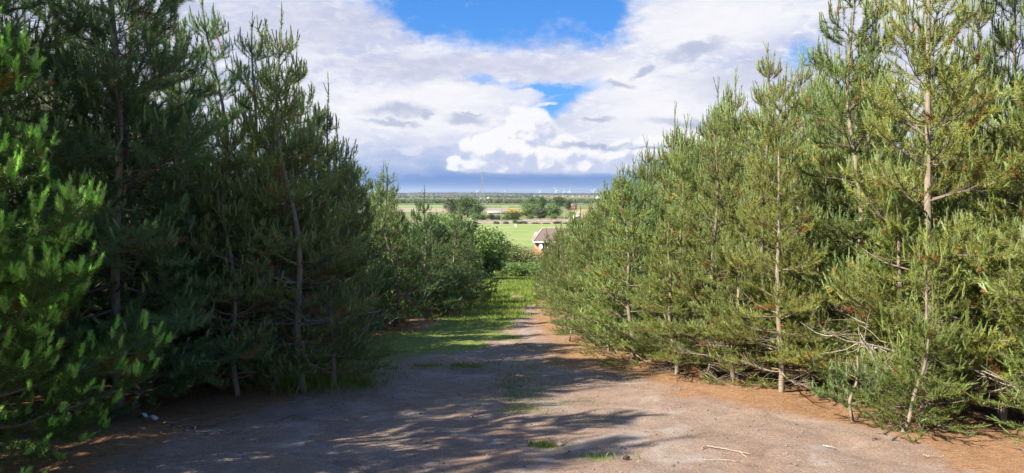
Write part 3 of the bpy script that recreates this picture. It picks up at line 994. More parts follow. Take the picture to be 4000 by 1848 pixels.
# ------------------------------------------------------------------ grass and litter that nobody could count
def blades(r, x, y, h, w, cols, lean=.5):
    N = len(x)
    z = near_z(x, y)
    a = r.random(N) * 6.28
    side = np.stack([np.cos(a), np.sin(a), np.zeros(N)], 1)
    b = r.random(N) * 6.28
    ln = (lean * r.random(N) * h)
    dirv = np.stack([np.cos(b) * ln, np.sin(b) * ln, np.zeros(N)], 1)
    p = np.stack([x, y, z - .005], 1)
    up = np.zeros((N, 3)); up[:, 2] = h
    V = np.stack([p - side * w[:, None] / 2, p + side * w[:, None] / 2, p + up * .6 + dirv * .4 + side * w[:, None] * .3, p + up + dirv], 1)
    V[:, 3] = p + up * .95 + dirv
    C = np.repeat(cols[:, None], 4, 1)
    return V.reshape(-1, 3), C.reshape(-1, 3)


r = np.random.default_rng(77)
gx = []; gy = []; gh = []
# verge and lawn
N0 = 170000
yy = 11 + (62 - 11) * r.random(N0) ** 1.25; xx = -5.5 + 9.5 * r.random(N0)
mid_ = np.interp(yy, [10, 13, 16, 20, 25, 32, 40], [-1.1, -.2, .15, .5, 1.1, 1.8, 3.0])
wb = VN.fbm(xx * .9 + 40, yy * .9, 4) - .5
gm = sstep(-.2, .45, mid_ - xx + wb * 1.8) * sstep(9.8, 12.8, yy + wb * 3)
gm *= 1 - .95 * sstep(.3, .6, np.exp(-((xx - .2) / .32) ** 2 - ((yy - 28) / 1.6) ** 2))
gm *= .35 + .65 * sstep(15.5, 17.5, yy + wb * 2)
lew = np.interp(yy, [0, 4, 6, 8.5, 9.5, 12, 14, 16, 20, 26, 60], [-3.2, -3.4, -3.4, -2.5, -2.0, -2.9, -2.6, -1.6, -1.2, -.9, -.8])
gm *= np.maximum(sstep(-.9, 0, xx - lew + wb), sstep(34, 40, yy))
keep = r.random(N0) < gm
xx, yy = xx[keep], yy[keep]
hh = np.interp(yy, [11, 15, 17.5, 20, 30, 45], [.02, .035, .06, .09, .13, .22]) * (.5 + .9 * r.random(len(xx))) * (.6 + .9 * VN.fbm(xx * 1.3, yy * 1.3, 3))
gx.append(xx); gy.append(yy); gh.append(hh)
for (px, py, rx, ry, st) in GP:
    n = int(3000 * st * rx * ry * 6) + 120
    if st < .5: n //= 4
    x_ = px + rx * r.normal(size=n) * .55; y_ = py + ry * r.normal(size=n) * .55
    kp = r.random(n) < sstep(.42, .62, VN.fbm(x_ * 5, y_ * 5, 3)) * .9 + .1
    x_ = x_[kp]; y_ = y_[kp]; n = len(x_)
    hgt_ = .035 if (rx > .2 and py < 9) else .06
    if abs(px + 2.3) < .8 and st == 1 and py > 8: hgt_ = .17
    gx.append(x_); gy.append(y_); gh.append(hgt_ * (.4 + .9 * r.random(n)))
n = 9000
y_ = 7 + 7 * r.random(n); x_ = .3 + r.normal(size=n) * .42
kp = r.random(n) < sstep(.48, .66, VN.fbm(x_ * 2.6 + 3, y_ * 2.6, 4)) * .8
gx.append(x_[kp]); gy.append(y_[kp]); gh.append(.028 * (.4 + .9 * r.random(int(kp.sum()))))
# sparse weeds along the left litter edge
n = 1600
x_ = -2.6 + r.normal(size=n) * .35; y_ = 9.6 + r.normal(size=n) * .55
gx.append(x_); gy.append(y_); gh.append(.16 * (.4 + .9 * r.random(n)))
gx = np.concatenate(gx); gy = np.concatenate(gy); gh = np.concatenate(gh)
gw = np.interp(gy, [5, 10, 20, 40], [.004, .006, .012, .022])
f = (VN.fbm(gx * .7, gy * .7, 3)[:, None] + .35 * (r.random((len(gx), 1)) - .5))
cols = np.array([.13, .21, .032]) * (1 - f) + np.array([.27, .33, .06]) * f
dryb = r.random((len(gx), 1)) < .06
cols = np.where(dryb, np.array([.33, .28, .13]), cols)
V, C = blades(r, gx, gy, gh, gw, cols)
tag(link('grass', raw_mesh('grass', V, np.arange(len(V)), np.full(len(V) // 4, 4), M_GRASS, C)), 'lush grass along the track and in tufts on the clearing', 'grass', kind='stuff')

# fallen needles
n = 90000
y_ = 4.6 + 11 * r.random(n) ** 1.3; x_ = -7.5 + 14.5 * r.random(n)
re_ = np.interp(y_, [0, 4, 6.2, 8.4, 11.2, 14, 20], [5.0, 4.6, 3.9, 2.3, 1.15, 1.2, .9]); le_ = np.interp(y_, [0, 4, 6, 8.5, 9.5, 12, 14, 16], [-3.2, -3.4, -3.4, -2.5, -2.0, -2.9, -2.6, -1.6])
pm = np.maximum(sstep(-1.2, .5, x_ - re_), sstep(-.9, .5, le_ - x_)) * .86 + .14
k = r.random(n) < pm
x_, y_ = x_[k], y_[k]; n = len(x_)
a = r.random(n) * 6.28
d = np.stack([np.cos(a), np.sin(a), r.normal(size=n) * .12], 1)
s = np.stack([-np.sin(a), np.cos(a), np.zeros(n)], 1)
p = np.stack([x_, y_, near_z(x_, y_) + .004 + .012 * r.random(n)], 1)
L_ = (.035 + .05 * r.random(n))[:, None]
V = np.stack([p - s * .0014, p + s * .0014, p + d * L_], 1).reshape(-1, 3)
f = r.random((n, 1))
c_ = np.array([.40, .21, .10]) * (1 - f) + np.array([.52, .37, .22]) * f
tag(link('needle_litter', raw_mesh('needle_litter', V, np.arange(len(V)), np.full(n, 3), M_GRASS, np.repeat(c_, 3, 0))), 'orange carpet of fallen pine needles under the trees', 'litter', kind='stuff')

# grit and small stones
n = 3800
y_ = 4.8 + 9 * r.random(n) ** 1.5; x_ = -2.5 + 5.5 * r.random(n)
sc = .003 + .016 * r.random(n) ** 6
V = (OCT[None] * np.array([1, .8, .6]) * (sc[:, None, None] * (.7 + .6 * r.random((n, 6, 1))))) + np.stack([x_, y_, near_z(x_, y_) + sc * .3], 1)[:, None, :]
V = V[:, OCTF].reshape(-1, 3)
c_ = np.array([.27, .22, .19]) * (.5 + .8 * r.random((n, 1)))
tag(link('gravel', raw_mesh('gravel', V, np.arange(len(V)), np.full(len(V) // 3, 3), M_GRASS, np.repeat(c_, 24, 0))), 'scattered grit on the bare earth', 'gravel', kind='stuff')


# ------------------------------------------------------------------ loose things in the clearing
def twig(name, label, cat, pts, rad0, mat, forks=0, seed=1, group=None, lift=.01):
    """pts in photo pixels of the full size picture, lying on the ground"""
    r = np.random.default_rng(seed)
    W = [src_pt(*q) for q in pts]
    P_ = np.array([(x, y, float(near_z(x, y)) + rad0 + lift) for x, y in W])
    t = np.linspace(0, len(P_) - 1, 4 * len(P_))
    P2 = np.stack([np.interp(t, np.arange(len(P_)), P_[:, i]) for i in range(3)], 1)
    P2 += r.normal(size=P2.shape) * rad0 * .5
    mb = MB(); mb.tube(P2, np.linspace(rad0, rad0 * .45, len(P2)), 6)
    for k in range(forks):
        i = r.integers(2, len(P2) - 2)
        T = norm(P2[i + 1] - P2[i - 1]); az = math.atan2(T[1], T[0]) + random.choice((-1, 1)) * rad(45)
        Q = bend_curve(P2[i], az, rad(8), rad(2), .12 + .25 * r.random(), 5, r, .2)
        mb.tube(Q, np.linspace(rad0 * .6, rad0 * .25, 5), 5)
    o = mb.build(name, mat, smooth=True)
    return tag(o, label, cat, group)


twig('twig', 'long pale curved twig lying on the bare earth', 'twig', [(2755, 1772), (2775, 1763), (2830, 1772), (2885, 1781), (2945, 1792)], .006, M_TWIG, 1, 1)
twig('twig', 'straight whitish twig near the bottom edge of the litter', 'twig', [(2760, 1816), (2830, 1815), (2920, 1822)], .004, M_TWIG, 0, 2)
twig('stick', 'short bleached stick on the edge of the orange litter', 'stick', [(3237, 1757), (3262, 1761), (3287, 1767)], .009, M_TWIG, 0, 3)
twig('stick', 'thin bleached stick lying across the litter before the pines', 'stick', [(3640, 1812), (3660, 1817), (3720, 1816)], .006, M_TWIG, 0, 4)
twig('stick', 'dark stick on the litter below the lone sapling', 'stick', [(3430, 1741), (3465, 1739)], .010, M_DARKTWIG, 0, 5)
twig('fallen_branch', 'bare forked branch fallen on the dark litter', 'branch', [(610, 1678), (700, 1692), (770, 1690), (835, 1668)], .012, M_DARKTWIG, 6, 6)
twig('fallen_branch', 'thin crooked branch fallen beside the forked one', 'branch', [(690, 1710), (735, 1688), (740, 1714), (800, 1722)], .009, M_DARKTWIG, 3, 7)
twig('fallen_branch', 'long grey branch lying beside the clearing shade', 'branch', [(1075, 1655), (1130, 1635), (1200, 1655), (1300, 1665), (1380, 1655)], .006, M_DARKTWIG, 4, 8)
twig('fallen_branch', 'slanting thin branch propped above the litter', 'branch', [(895, 1618), (925, 1660), (950, 1695)], .009, M_DARKTWIG, 2, 9, lift=.04)
twig('fallen_branch', 'curved grey branch under the dark pine at the frame corner', 'branch', [(360, 1740), (390, 1680), (450, 1650), (540, 1630)], .012, M_DARKTWIG, 5, 10, lift=.05)

# bleached dead limb leaning out of the sunlit stand
def dead_limb(name, label, base, tips, r0, seed):
    r = np.random.default_rng(seed)
    mb = MB()
    b = np.array(base)
    for tp in tips:
        tp = np.array(tp)
        mid_ = (b + tp) / 2 + np.array([0, 0, -.06]) + r.normal(size=3) * .04
        P_ = np.array([b, (b + mid_) / 2 + r.normal(size=3) * .015, mid_, (mid_ + tp) / 2 + r.normal(size=3) * .02, tp])
        mb.tube(P_, np.linspace(r0, r0 * .35, 5), 6)
        for k in range(9):
            s = r.integers(1, 5)
            q = P_[s - 1] + (P_[s] - P_[s - 1]) * r.random()
            T = tp - b; az = math.atan2(T[1], T[0]) + random.choice((-1, 1)) * rad(20 + 40 * r.random())
            e0 = math.asin(T[2] / np.linalg.norm(T)) + r.normal() * .3
            Q = bend_curve(q, az, e0, e0 + r.normal() * .4, .15 + .35 * r.random(), 5, r, .18)
            mb.tube(Q, np.linspace(r0 * .4, r0 * .12, 5), 4)
    return tag(mb.build(name, M_TWIG, smooth=True), label, 'branch')


bx, by = 4.05, 7.0
gzv = gz(bx, by)
dead_limb('dead_branch', 'bleached bare limb fanning out low among the sunlit pines', (bx, by, gzv + .12),
          [(bx - .6, by - .1, gzv + .88), (bx - .45, by - .15, gzv + .62), (bx - .52, by + .1, gzv + .45), (bx - .2, by - .1, gzv + .60)], .015, 3)
dead_limb('dead_branch', 'long bleached limb stretched sideways between the sunlit trunks', (bx + .15, by + .1, gzv + .62), [(bx - .95, by - .05, gzv + .95)], .015, 4)
dead_limb('dead_branch', 'bare pale limb lying low beside the corner sapling', (5.3, 6.5, gz(5.3, 6.5) + .3), [(4.35, 6.3, gz(4.4, 6.3) + .62), (4.6, 6.1, gz(4.6, 6.1) + .42)], .014, 5)

# white scrap, stones and cone
def white_scrap():
    x, y = src_pt(556, 1664)
    o_z = float(near_z(x, y))
    v = []; q = []
    r = np.random.default_rng(8)
    nu, nv = 9, 5
    for i in range(nu):
        for j in range(nv):
            a = i / (nu - 1); b = j / (nv - 1) - .5
            v.append((-.09 + .18 * a, b * (.02 + .05 * a), .012 + .03 * abs(math.sin(a * 5 + 1.2)) + .015 * r.random() + .03 * abs(b)))
    for i in range(nu - 1):
        for j in range(nv - 1):
            k = i * nv + j
            q.append([k, k + nv, k + nv + 1, k + 1])
    mb = MB(); mb.add(v, q)
    o = mb.build('paper_scrap', mat_noise('dirty_paper', (.5, .5, .48), (.36, .35, .33), 12, .9, 0))
    so = o.modifiers.new('thickness', 'SOLIDIFY'); so.thickness = .003
    o.location = (x, y, o_z + .02); o.rotation_euler = (0, .12, -.25)
    tag(o, 'crumpled white scrap lying on the dark litter', 'litter')


white_scrap()
M_STONE = mat_noise('pale_stone', (.42, .33, .26), (.33, .26, .21), 20, .9, .4)
M_CONE = mat_noise('dark_cone', (.09, .055, .04), (.05, .03, .022), 40, .9, .5)
for (sx, sy, s, lab) in ((2190, 1751, .030, 'pale rounded stone, the paler of two beside the grass tuft'), (2142, 1747, .028, 'flat half buried stone above the grass tuft')):
    x, y = src_pt(sx, sy)
    r_ = np.random.default_rng(int(sx))
    mb = MB(); mb.ball((0, 0, 0), (s * 1.3, s, s * .6), 12, 8)
    mb.v[0] *= 1 + .12 * (r_.random((len(mb.v[0]), 1)) - .5)
    o = mb.build('stone', M_STONE, smooth=True); o.location = (x, y, float(near_z(x, y)) + s * .25)
    tag(o, lab, 'stone')
x, y = src_pt(2456, 1806)
mb = MB()
rc = np.random.default_rng(3)
mb.ball((0, 0, 0), (.028, .018, .017), 10, 8)
for k in range(40):
    t = k / 40; a = k * 2.4
    rr = .019 * math.sin(math.pi * (.1 + .85 * t)) + .004
    c = np.array([-.03 + .06 * t, rr * math.cos(a), rr * math.sin(a)])
    mb.add(OCT * np.array([.005, .006, .006]) + c, OCTF)
o = mb.build('pine_cone', M_CONE, smooth=False); o.location = (x, y, float(near_z(x, y)) + .016); o.rotation_euler = (0, 0, .6)
tag(o, 'dark fallen pine cone beside the grass tuft', 'pine cone')


# ------------------------------------------------------------------ things on the plain
M_BRICK = None
def mat_brick(name, c1, c2, mortar, scale):
    m, nt, out = new_mat(name)
    g = G(nt)
    tc = g.n('ShaderNodeTexCoord')
    sp = g.n('ShaderNodeSeparateXYZ'); nt.links.new(tc.outputs['Object'], sp.inputs[0])
    b = g.n('ShaderNodeTexBrick')
    g.set(b.inputs['Vector'], g.comb(g.m('ADD', sp.outputs[0], sp.outputs[1]), sp.outputs[2]))
    b.inputs['Color1'].default_value = (*c1, 1); b.inputs['Color2'].default_value = (*c2, 1); b.inputs['Mortar'].default_value = (*mortar, 1)
    b.inputs['Scale'].default_value = scale; b.inputs['Mortar Size'].default_value = .015
    p = g.n('ShaderNodeBsdfPrincipled'); g.set(p.inputs['Base Color'], b.outputs[0]); p.inputs['Roughness'].default_value = .9
    nt.links.new(p.outputs[0], out.inputs[0])
    return m


M_OBRICK = mat_brick('orange_brick', (.46, .18, .075), (.36, .13, .055), (.36, .30, .25), 3.2)
M_RBRICK = mat_brick('red_brick', (.36, .13, .095), (.29, .11, .085), (.30, .2, .17), 3.0)
M_ROOF = mat_brick('brown_roof_tiles', (.17, .115, .10), (.14, .095, .085), (.09, .065, .06), 3.5)
M_PROOF = mat_noise('pinkish_roof', (.24, .15, .13), (.17, .11, .10), 1, .9, 0)
M_GREY = mat_noise('grey_sheeting', (.34, .33, .35), (.28, .27, .29), .6, .8, 0)
M_SANDST = mat_noise('pale_stonework', (.48, .38, .30), (.36, .29, .24), 1.5, .9, .2)
M_WALLST = mat_noise('dry_stone', (.30, .235, .20), (.20, .16, .14), 1.2, .95, .3, c3=(.36, .27, .22))
M_DARK = mat_noise('dark_glass', (.03, .035, .04), (.02, .02, .025), 1, .2, 0)


def gable_house(name, label, cat, x, y, z, w, d, hw, hr, rz, mw, mr, group=None, windows=0, parts=True):
    o = thing(name, label, cat, (x, y, z), rz, group)
    W = MB(); W.box((0, 0, hw / 2 - .3), (w, d, hw + .6))
    W.poly([(-w / 2, -d / 2, hw), (-w / 2, d / 2, hw), (-w / 2, 0, hw + hr)], [[0, 2, 1]])
    W.poly([(w / 2, -d / 2, hw), (w / 2, d / 2, hw), (w / 2, 0, hw + hr)], [[0, 1, 2]])
    W.build('wall', mw, o)
    e = .3; k = hr / (d / 2)
    Rf = MB()
    for s in (-1, 1):
        a = np.array([(-w / 2 - e, s * (d / 2 + e), hw - e * k + .02), (w / 2 + e, s * (d / 2 + e), hw - e * k + .02), (w / 2 + e, 0, hw + hr + .02), (-w / 2 - e, 0, hw + hr + .02)])
        b = a + np.array([0, 0, .15])
        Rf.add(np.concatenate([a, b]), [[0, 1, 2, 3], [4, 7, 6, 5], [0, 4, 5, 1], [1, 5, 6, 2], [2, 6, 7, 3], [3, 7, 4, 0]])
    Rf.build('roof', mr, o)
    for i in range(windows):
        wx = -w / 2 + w * (i + .5) / windows
        f_ = MB(); f_.box((wx, -d / 2 - .02, hw * .55), (.9, .08, 1.1)); fo = f_.build('window', M_WHITE, o)
        gl = MB(); gl.box((wx, -d / 2 - .065, hw * .55), (.7, .03, .9)); gl.build('pane', M_DARK, fo)
    return o


# bungalow with hipped roof
def bungalow():
    Y = 150.0
    ex = (533.2 - 512) / FPX * Y; rx_ = (543.3 - 512) / FPX * Y
    ze = EYE - (241.6 - V0) / FPX * Y; zr = EYE - (229.2 - V0) / FPX * Y
    zg = gz(ex + 8, Y) - .1
    o = thing('bungalow', 'orange brick bungalow with brown hipped roof beyond the sunlit pines', 'house', (ex + 8.5, Y + 4, zg))
    w, d = 17.0, 8.0
    he = ze - zg; hr = zr - zg; ins = rx_ - ex
    W = MB(); W.box((0, 0, he / 2 - .35), (w - 1.0, d - 1.0, he + .7)); W.build('wall', M_OBRICK, o)
    Rf = MB()
    v = [(-w / 2, -d / 2, he + .02), (w / 2, -d / 2, he + .02), (w / 2, d / 2, he + .02), (-w / 2, d / 2, he + .02), (-w / 2 + ins, 0, hr), (w / 2 - ins, 0, hr)]
    Rf.poly(v, [[0, 1, 5, 4], [1, 2, 5], [2, 3, 4, 5], [3, 0, 4], [3, 2, 1, 0]])
    ro = Rf.build('roof', M_ROOF, o)
    hp = MB()
    for a, b in ((0, 4), (3, 4), (1, 5), (2, 5), (4, 5)):
        hp.tube([np.array(v[a]) + [0, 0, .03], np.array(v[b]) + [0, 0, .03]], .11, 6)
    hp.build('ridge_tile', M_SANDST, ro)
    F = MB()
    F.box((0, -d / 2 + .03, he - .13), (w - .02, .1, .26)); F.box((0, d / 2 - .03, he - .13), (w - .02, .1, .26))
    F.box((-w / 2 + .03, 0, he - .13), (.1, d - .2, .25)); F.box((w / 2 - .03, 0, he - .13), (.1, d - .2, .25))
    F.build('fascia', M_WHITE, o)
    for wx in (-4.6, 0.5, 4.8):
        f_ = MB(); f_.box((wx, -d / 2 + .47, he * .52), (1.6, .1, 1.2)); fo = f_.build('window', M_WHITE, o)
        gl = MB(); gl.box((wx, -d / 2 + .41, he * .52), (1.4, .04, 1.0)); gl.build('pane', M_DARK, fo)
    dp = MB(); dp.tube([(-w / 2 + 2.4, -d / 2 + .42, 0), (-w / 2 + 2.4, -d / 2 + .42, he - .28)], .05, 6); dp.build('downpipe', M_WHITE, o)

    def dish(name, label, loc, rz, r_):
        t = thing(name, label, 'satellite dish', loc, rz)
        D = MB()
        rr = np.linspace(.03, r_, 5); n = 16
        vv = []
        for off in (0, -.03):
            for q_ in rr:
                for a in range(n):
                    vv.append((q_ * math.cos(a * 6.2832 / n), -.25 * q_ * q_ / r_ - off, q_ * 1.1 * math.sin(a * 6.2832 / n)))
        qs = []
        for l in (0, 1):
            for i in range(4):
                for a in range(n):
                    b0 = (l * 5 + i) * n
                    f4 = [b0 + a, b0 + (a + 1) % n, b0 + n + (a + 1) % n, b0 + n + a]
                    qs.append(f4 if l else f4[::-1])
        for a in range(n):
            qs.append([4 * n + a, 4 * n + (a + 1) % n, 9 * n + (a + 1) % n, 9 * n + a])
        D.add(vv, qs); D.build('reflector', M_WHITE, t, True)
        A = MB(); A.tube([(0, 0, -r_), (0, -.35, -r_ * .5), (0, -.45, 0)], .018, 5); A.box((0, -.46, .02), (.07, .1, .07)); A.build('feed_arm', M_STEEL, t)
        B = MB(); B.tube([(0, .05, 0), (0, .22, -.05), (0, .42, -.05)], .03, 6); B.build('bracket', M_STEEL, t)
        return t
    wl = Y + 4 - d / 2 + .5
    ux = (409.6 + 1650 * .0796 - 512) / FPX * wl; uz = EYE - (153.6 + 1165 * .0796 - V0) / FPX * wl
    dish('satellite_dish', 'white satellite dish fixed to the front brick wall of the bungalow', (ux, wl - .42, uz), -.75, .55)
    # second dish on a pole behind the hip
    yb = Y + 7.5
    ux = (409.6 + 1592 * .0796 - 512) / FPX * yb; uz = EYE - (153.6 + 1018 * .0796 - V0) / FPX * yb
    t = dish('satellite_dish', 'large white satellite dish on a pole behind the bungalow hip', (ux, yb, uz), -.75, .6)
    Pm = MB(); Pm.tube([(0, .42, gz(ux, yb) - uz - .2), (0, .42, 0)], .05, 6); Pm.build('pole', M_STEEL, t)


bungalow()


# grazing horse
def horse():
    x, y = plain(1327, 927)
    z = gz(x, y) + .06
    mb = None
    verts = [((0, 0, 1.12), .27), ((.38, 0, 1.13), .25), ((-.42, 0, 1.14), .26), ((-.68, 0, 1.12), .20),       # trunk: belly, chest, loin, rump
             ((.70, 0, 1.10), .19), ((.98, 0, .86), .13), ((1.20, 0, .55), .10), ((1.33, 0, .36), .085), ((1.42, 0, .15), .06),  # neck, poll, face, muzzle
             ((.52, .15, .78), .105), ((.54, .16, .48), .062), ((.52, .16, .12), .045), ((.56, .16, .02), .055),
             ((.52, -.15, .78), .105), ((.42, -.16, .48), .062), ((.38, -.16, .12), .045), ((.42, -.16, .02), .055),
             ((-.60, .16, .82), .14), ((-.54, .17, .62), .09), ((-.72, .17, .46), .06), ((-.70, .17, .12), .045), ((-.66, .17, .02), .055),
             ((-.60, -.16, .82), .14), ((-.60, -.17, .62), .09), ((-.84, -.17, .46), .06), ((-.82, -.17, .12), .045), ((-.78, -.17, .02), .055)]
    edges = [(0, 1), (0, 2), (2, 3), (1, 4), (4, 5), (5, 6), (6, 7), (7, 8), (1, 9), (9, 10), (10, 11), (11, 12), (1, 13), (13, 14), (14, 15), (15, 16),
             (3, 17), (17, 18), (18, 19), (19, 20), (20, 21), (3, 22), (22, 23), (23, 24), (24, 25), (25, 26)]
    me = bpy.data.meshes.new('horse')
    me.from_pydata([v[0] for v in verts], edges, [])
    root = thing('horse', 'white horse grazing on the bright green pasture', 'horse', (x, y, z), rad(-62))
    me.materials.append(mat_noise('white_coat', (.72, .69, .66), (.60, .57, .55), 2.5, .8, 0))
    b = link('body', me, root)
    sk = b.modifiers.new('skin', 'SKIN')
    for i, v in enumerate(verts):
        me.skin_vertices[0].data[i].radius = (v[1], v[1])
    me.skin_vertices[0].data[0].use_root = True
    b.modifiers.new('sub', 'SUBSURF').levels = 1
    b.modifiers['sub'].render_levels = 1
    T = MB(); T.tube([(-.84, 0, 1.18), (-.95, 0, 1.0), (-.97, 0, .7), (-.95, 0, .45)], [.03, .06, .07, .02], 6); T.build('tail', mat_noise('grey_hair', (.4, .38, .36), (.3, .28, .27), 8, .9, 0), root)
    Mn = MB(); Mn.tube([(.72, 0, 1.29), (.95, 0, 1.05), (1.17, .02, .70), (1.24, .02, .55)], [.03, .05, .05, .025], 6); Mn.build('mane', bpy.data.materials['grey_hair'], root)
    for s in (-1, 1):
        E = MB(); E.tube([(1.20, s * .05, .62), (1.17, s * .08, .72)], [.03, .006], 5); E.build('ear', bpy.data.materials['white_coat'], root)


horse()

# telegraph poles
def pole(zx, zb, zt, label):
    x, y = plain(zx, zb)
    k = .0796 / FPX * y
    h = (zb - zt) * k
    o = thing('telegraph_pole', label, 'pole', (x, y, gz(x, y)))
    a = MB(); a.tube([(0, 0, -.3), (0, 0, h)], [.19, .12], 8); a.build('post', mat_noise('weathered_pole', (.42, .36, .29), (.34, .29, .24), 3, .9, 0), o)
    b = MB(); b.box((0, -.14, h - .6), (1.1, .1, .1)); ca = b.build('crossarm', M_DARKTWIG, o)
    for s in (-.45, -.15, .15, .45):
        c = MB(); c.tube([(s, -.14, h - .55), (s, -.14, h - .36)], [.04, .05], 6); c.build('insulator', M_WHITE, ca)


pole(1150, 900, 690, 'tall telegraph pole at the pasture edge near the horse')
pole(1945, 862, 695, 'telegraph pole by the dry field and brick farmhouse')

# stone wall along the far side of the pasture
def wall(name, label, x0, x1, y, h, th, mat, cap):
    o = thing(name, label, 'wall', ((x0 + x1) / 2, y, gz(0, y)))
    n = 40
    rw_ = np.random.default_rng(9)
    W = MB()
    xs = np.linspace(x0, x1, n + 1) - (x0 + x1) / 2
    top = h + .12 * (rw_.random(n + 1) - .5)
    v = []; q = []
    for i in range(n + 1):
        v += [(xs[i], -th / 2, -.3), (xs[i], -th / 2, top[i]), (xs[i], th / 2, top[i]), (xs[i], th / 2, -.3)]
    for i in range(n):
        a = i * 4; b = a + 4
        q += [[a, b, b + 1, a + 1], [a + 1, b + 1, b + 2, a + 2], [a + 2, b + 2, b + 3, a + 3]]
    W.add(v, q); W.build('stonework', mat, o)
    C_ = MB()
    v = []; q = []
    for i in range(n + 1):
        v += [(xs[i], -th / 2 - .06, top[i] + .003), (xs[i], -th / 2 - .06, top[i] + .16), (xs[i], th / 2 + .06, top[i] + .16), (xs[i], th / 2 + .06, top[i] + .003)]
    for i in range(n):
        a = i * 4; b = a + 4
        q += [[a, b, b + 1, a + 1], [a + 1, b + 1, b + 2, a + 2], [a + 2, b + 2, b + 3, a + 3], [a + 3, b + 3, b, a]]
    C_.add(v, q); C_.build('coping', cap, o)


xa, ya = plain(1418, 862); xb, yb = plain(2010, 862)
wall('stone_wall', 'long grey brown stone wall with pale coping beyond the pasture', xa, xb + 15, 373, 1.45, .5, M_WALLST, M_SANDST)
wall('stone_wall', 'lower brown wall running behind the pole near the horse', -75, xa - .3, 376, .85, .5, M_WALLST, M_WALLST)

# low hedge lines across the far field
def hedge_line(label, x0, x1, y, h):
    n = int((x1 - x0) * 10)
    r_ = np.random.default_rng(int(abs(x0)) + 3)
    pts = np.stack([x0 + (x1 - x0) * r_.random(n), y + r_.normal(size=n) * .8, gz(0, y) + h * r_.random(n)], 1)
    V, C = leaf_quads(r_, pts, .4, np.broadcast_to(np.array([.04, .065, .025]), (n, 3)))
    tag(link('hedge', raw_mesh('hedge', V, np.arange(len(V)), np.full(len(V) // 4, 4), M_LEAF, C)), label, 'hedge')


x0, _ = plain(950, 682); x1, _ = plain(1160, 682)
hedge_line('thin dark hedge line across the far field beside the pylon', x0 * 1.07, x1 * 1.07, 826, 1.1)
x0, _ = plain(1235, 684); x1, _ = plain(1380, 684)
hedge_line('short dark hedge line meeting the central clump of trees', x0 * 1.07, x1 * 1.07, 824, 1.1)

# long shed, farmhouse, stone outbuilding
x, y = plain(1105, 760)
gable_house('shed', 'long low grey shed beyond the hedge near the golden bush', 'shed', x, 530, gz(x, 530), 15.2, 5, 1.2, .95, .04, M_SANDST, M_GREY)
x, y = plain(2045, 708)
gable_house('farmhouse', 'red brick farmhouse beside a dark tree', 'house', x, 690, gz(x, 690), 9.5, 7.5, 4.0, 2.0, rad(-8), M_RBRICK, M_PROOF, windows=3)
x, y = plain(2092, 812)
ob = gable_house('outbuilding', 'pale stone outbuilding with a tall chimney block in the dry field', 'outbuilding', x - .6, 425, gz(x, 425), 3.6, 3.2, 1.3, 1.0, rad(12), M_SANDST, M_GREY)
c = MB(); c.box((1.9, -.2, 1.4), (1.5, 1.5, 2.9)); ch = c.build('chimney', M_SANDST, ob)
c = MB(); c.box((1.9, -.2, 2.95), (1.9, 1.9, .22)); c.build('cap', M_GREY, ch)


# pylon
def pylon():
    zx = 915
    y = 758.0
    x = (409.6 + zx * .0796 - 512) / FPX * y
    z = gz(x, y)
    H = EYE - (153.6 + 228 * .0796 - V0) / FPX * y - z
    o = thing('pylon', 'tall steel lattice pylon rising above the skyline', 'pylon', (x, y, z))
    lv = np.array([0, .13, .25, .36, .46, .55, .63, .70, .76, .82, .88, .94, 1.0])
    hw = np.interp(lv, [0, .63, 1.0], [3.9, 1.2, .75])
    B = MB()
    c4 = [(-1, -1), (1, -1), (1, 1), (-1, 1)]
    pt = lambda i, k: np.array([c4[k][0] * hw[i], c4[k][1] * hw[i], lv[i] * H])
    for k in range(4):
        L_ = MB(); L_.tube([pt(i, k) for i in range(7)], .15, 4); L_.build('leg', M_STEEL, o)
        B.tube([pt(i, k) for i in range(6, len(lv))], .13, 4)
    for i in range(len(lv) - 1):
        for k in range(4):
            k2 = (k + 1) % 4
            B.tube([pt(i, k), pt(i + 1, k2)], .07, 4); B.tube([pt(i, k2), pt(i + 1, k)], .07, 4); B.tube([pt(i + 1, k), pt(i + 1, k2)], .07, 4)
    B.build('lattice', M_STEEL, o)
    ends = []
    for t, l in ((.70, 4.6), (.82, 5.6), (.94, 4.6)):
        for s in (-1, 1):
            A = MB()
            w_ = float(np.interp(t, lv, hw))
            tip = np.array([0, s * l, t * H + .1])
            for sx in (-1, 1):
                A.tube([np.array([sx * w_, s * w_, t * H]), tip], .08, 4)
                A.tube([np.array([sx * w_, s * w_, t * H + 1.6]), tip], .07, 4)
            am = A.build('crossarm', M_STEEL, o)
            I = MB(); I.tube([tip, tip - [0, 0, 1.7]], .09, 5); I.build('insulator', M_STEEL, am)
            ends.append(np.array([x, y, z]) + tip - [0, 0, 1.7])
    n = 0
    for e, nm in zip(ends, ('lowest far', 'lowest near', 'middle far', 'middle near', 'top far', 'top near')):
        for sgn, span in ((1, 330),):
            far = e + np.array([span * sgn, 30, -1.0])
            t = np.linspace(0, 1, 24)
            pts = e[None] * (1 - t[:, None]) + far[None] * t[:, None]
            pts[:, 2] -= 4 * 7.5 * t * (1 - t)
            w = MB(); w.tube(pts, .05, 4)
            tag(w.build('power_line', M_STEEL), 'faint power line slung from the ' + nm + ' arm of the pylon', 'cable', 'power lines on the pylon')


pylon()

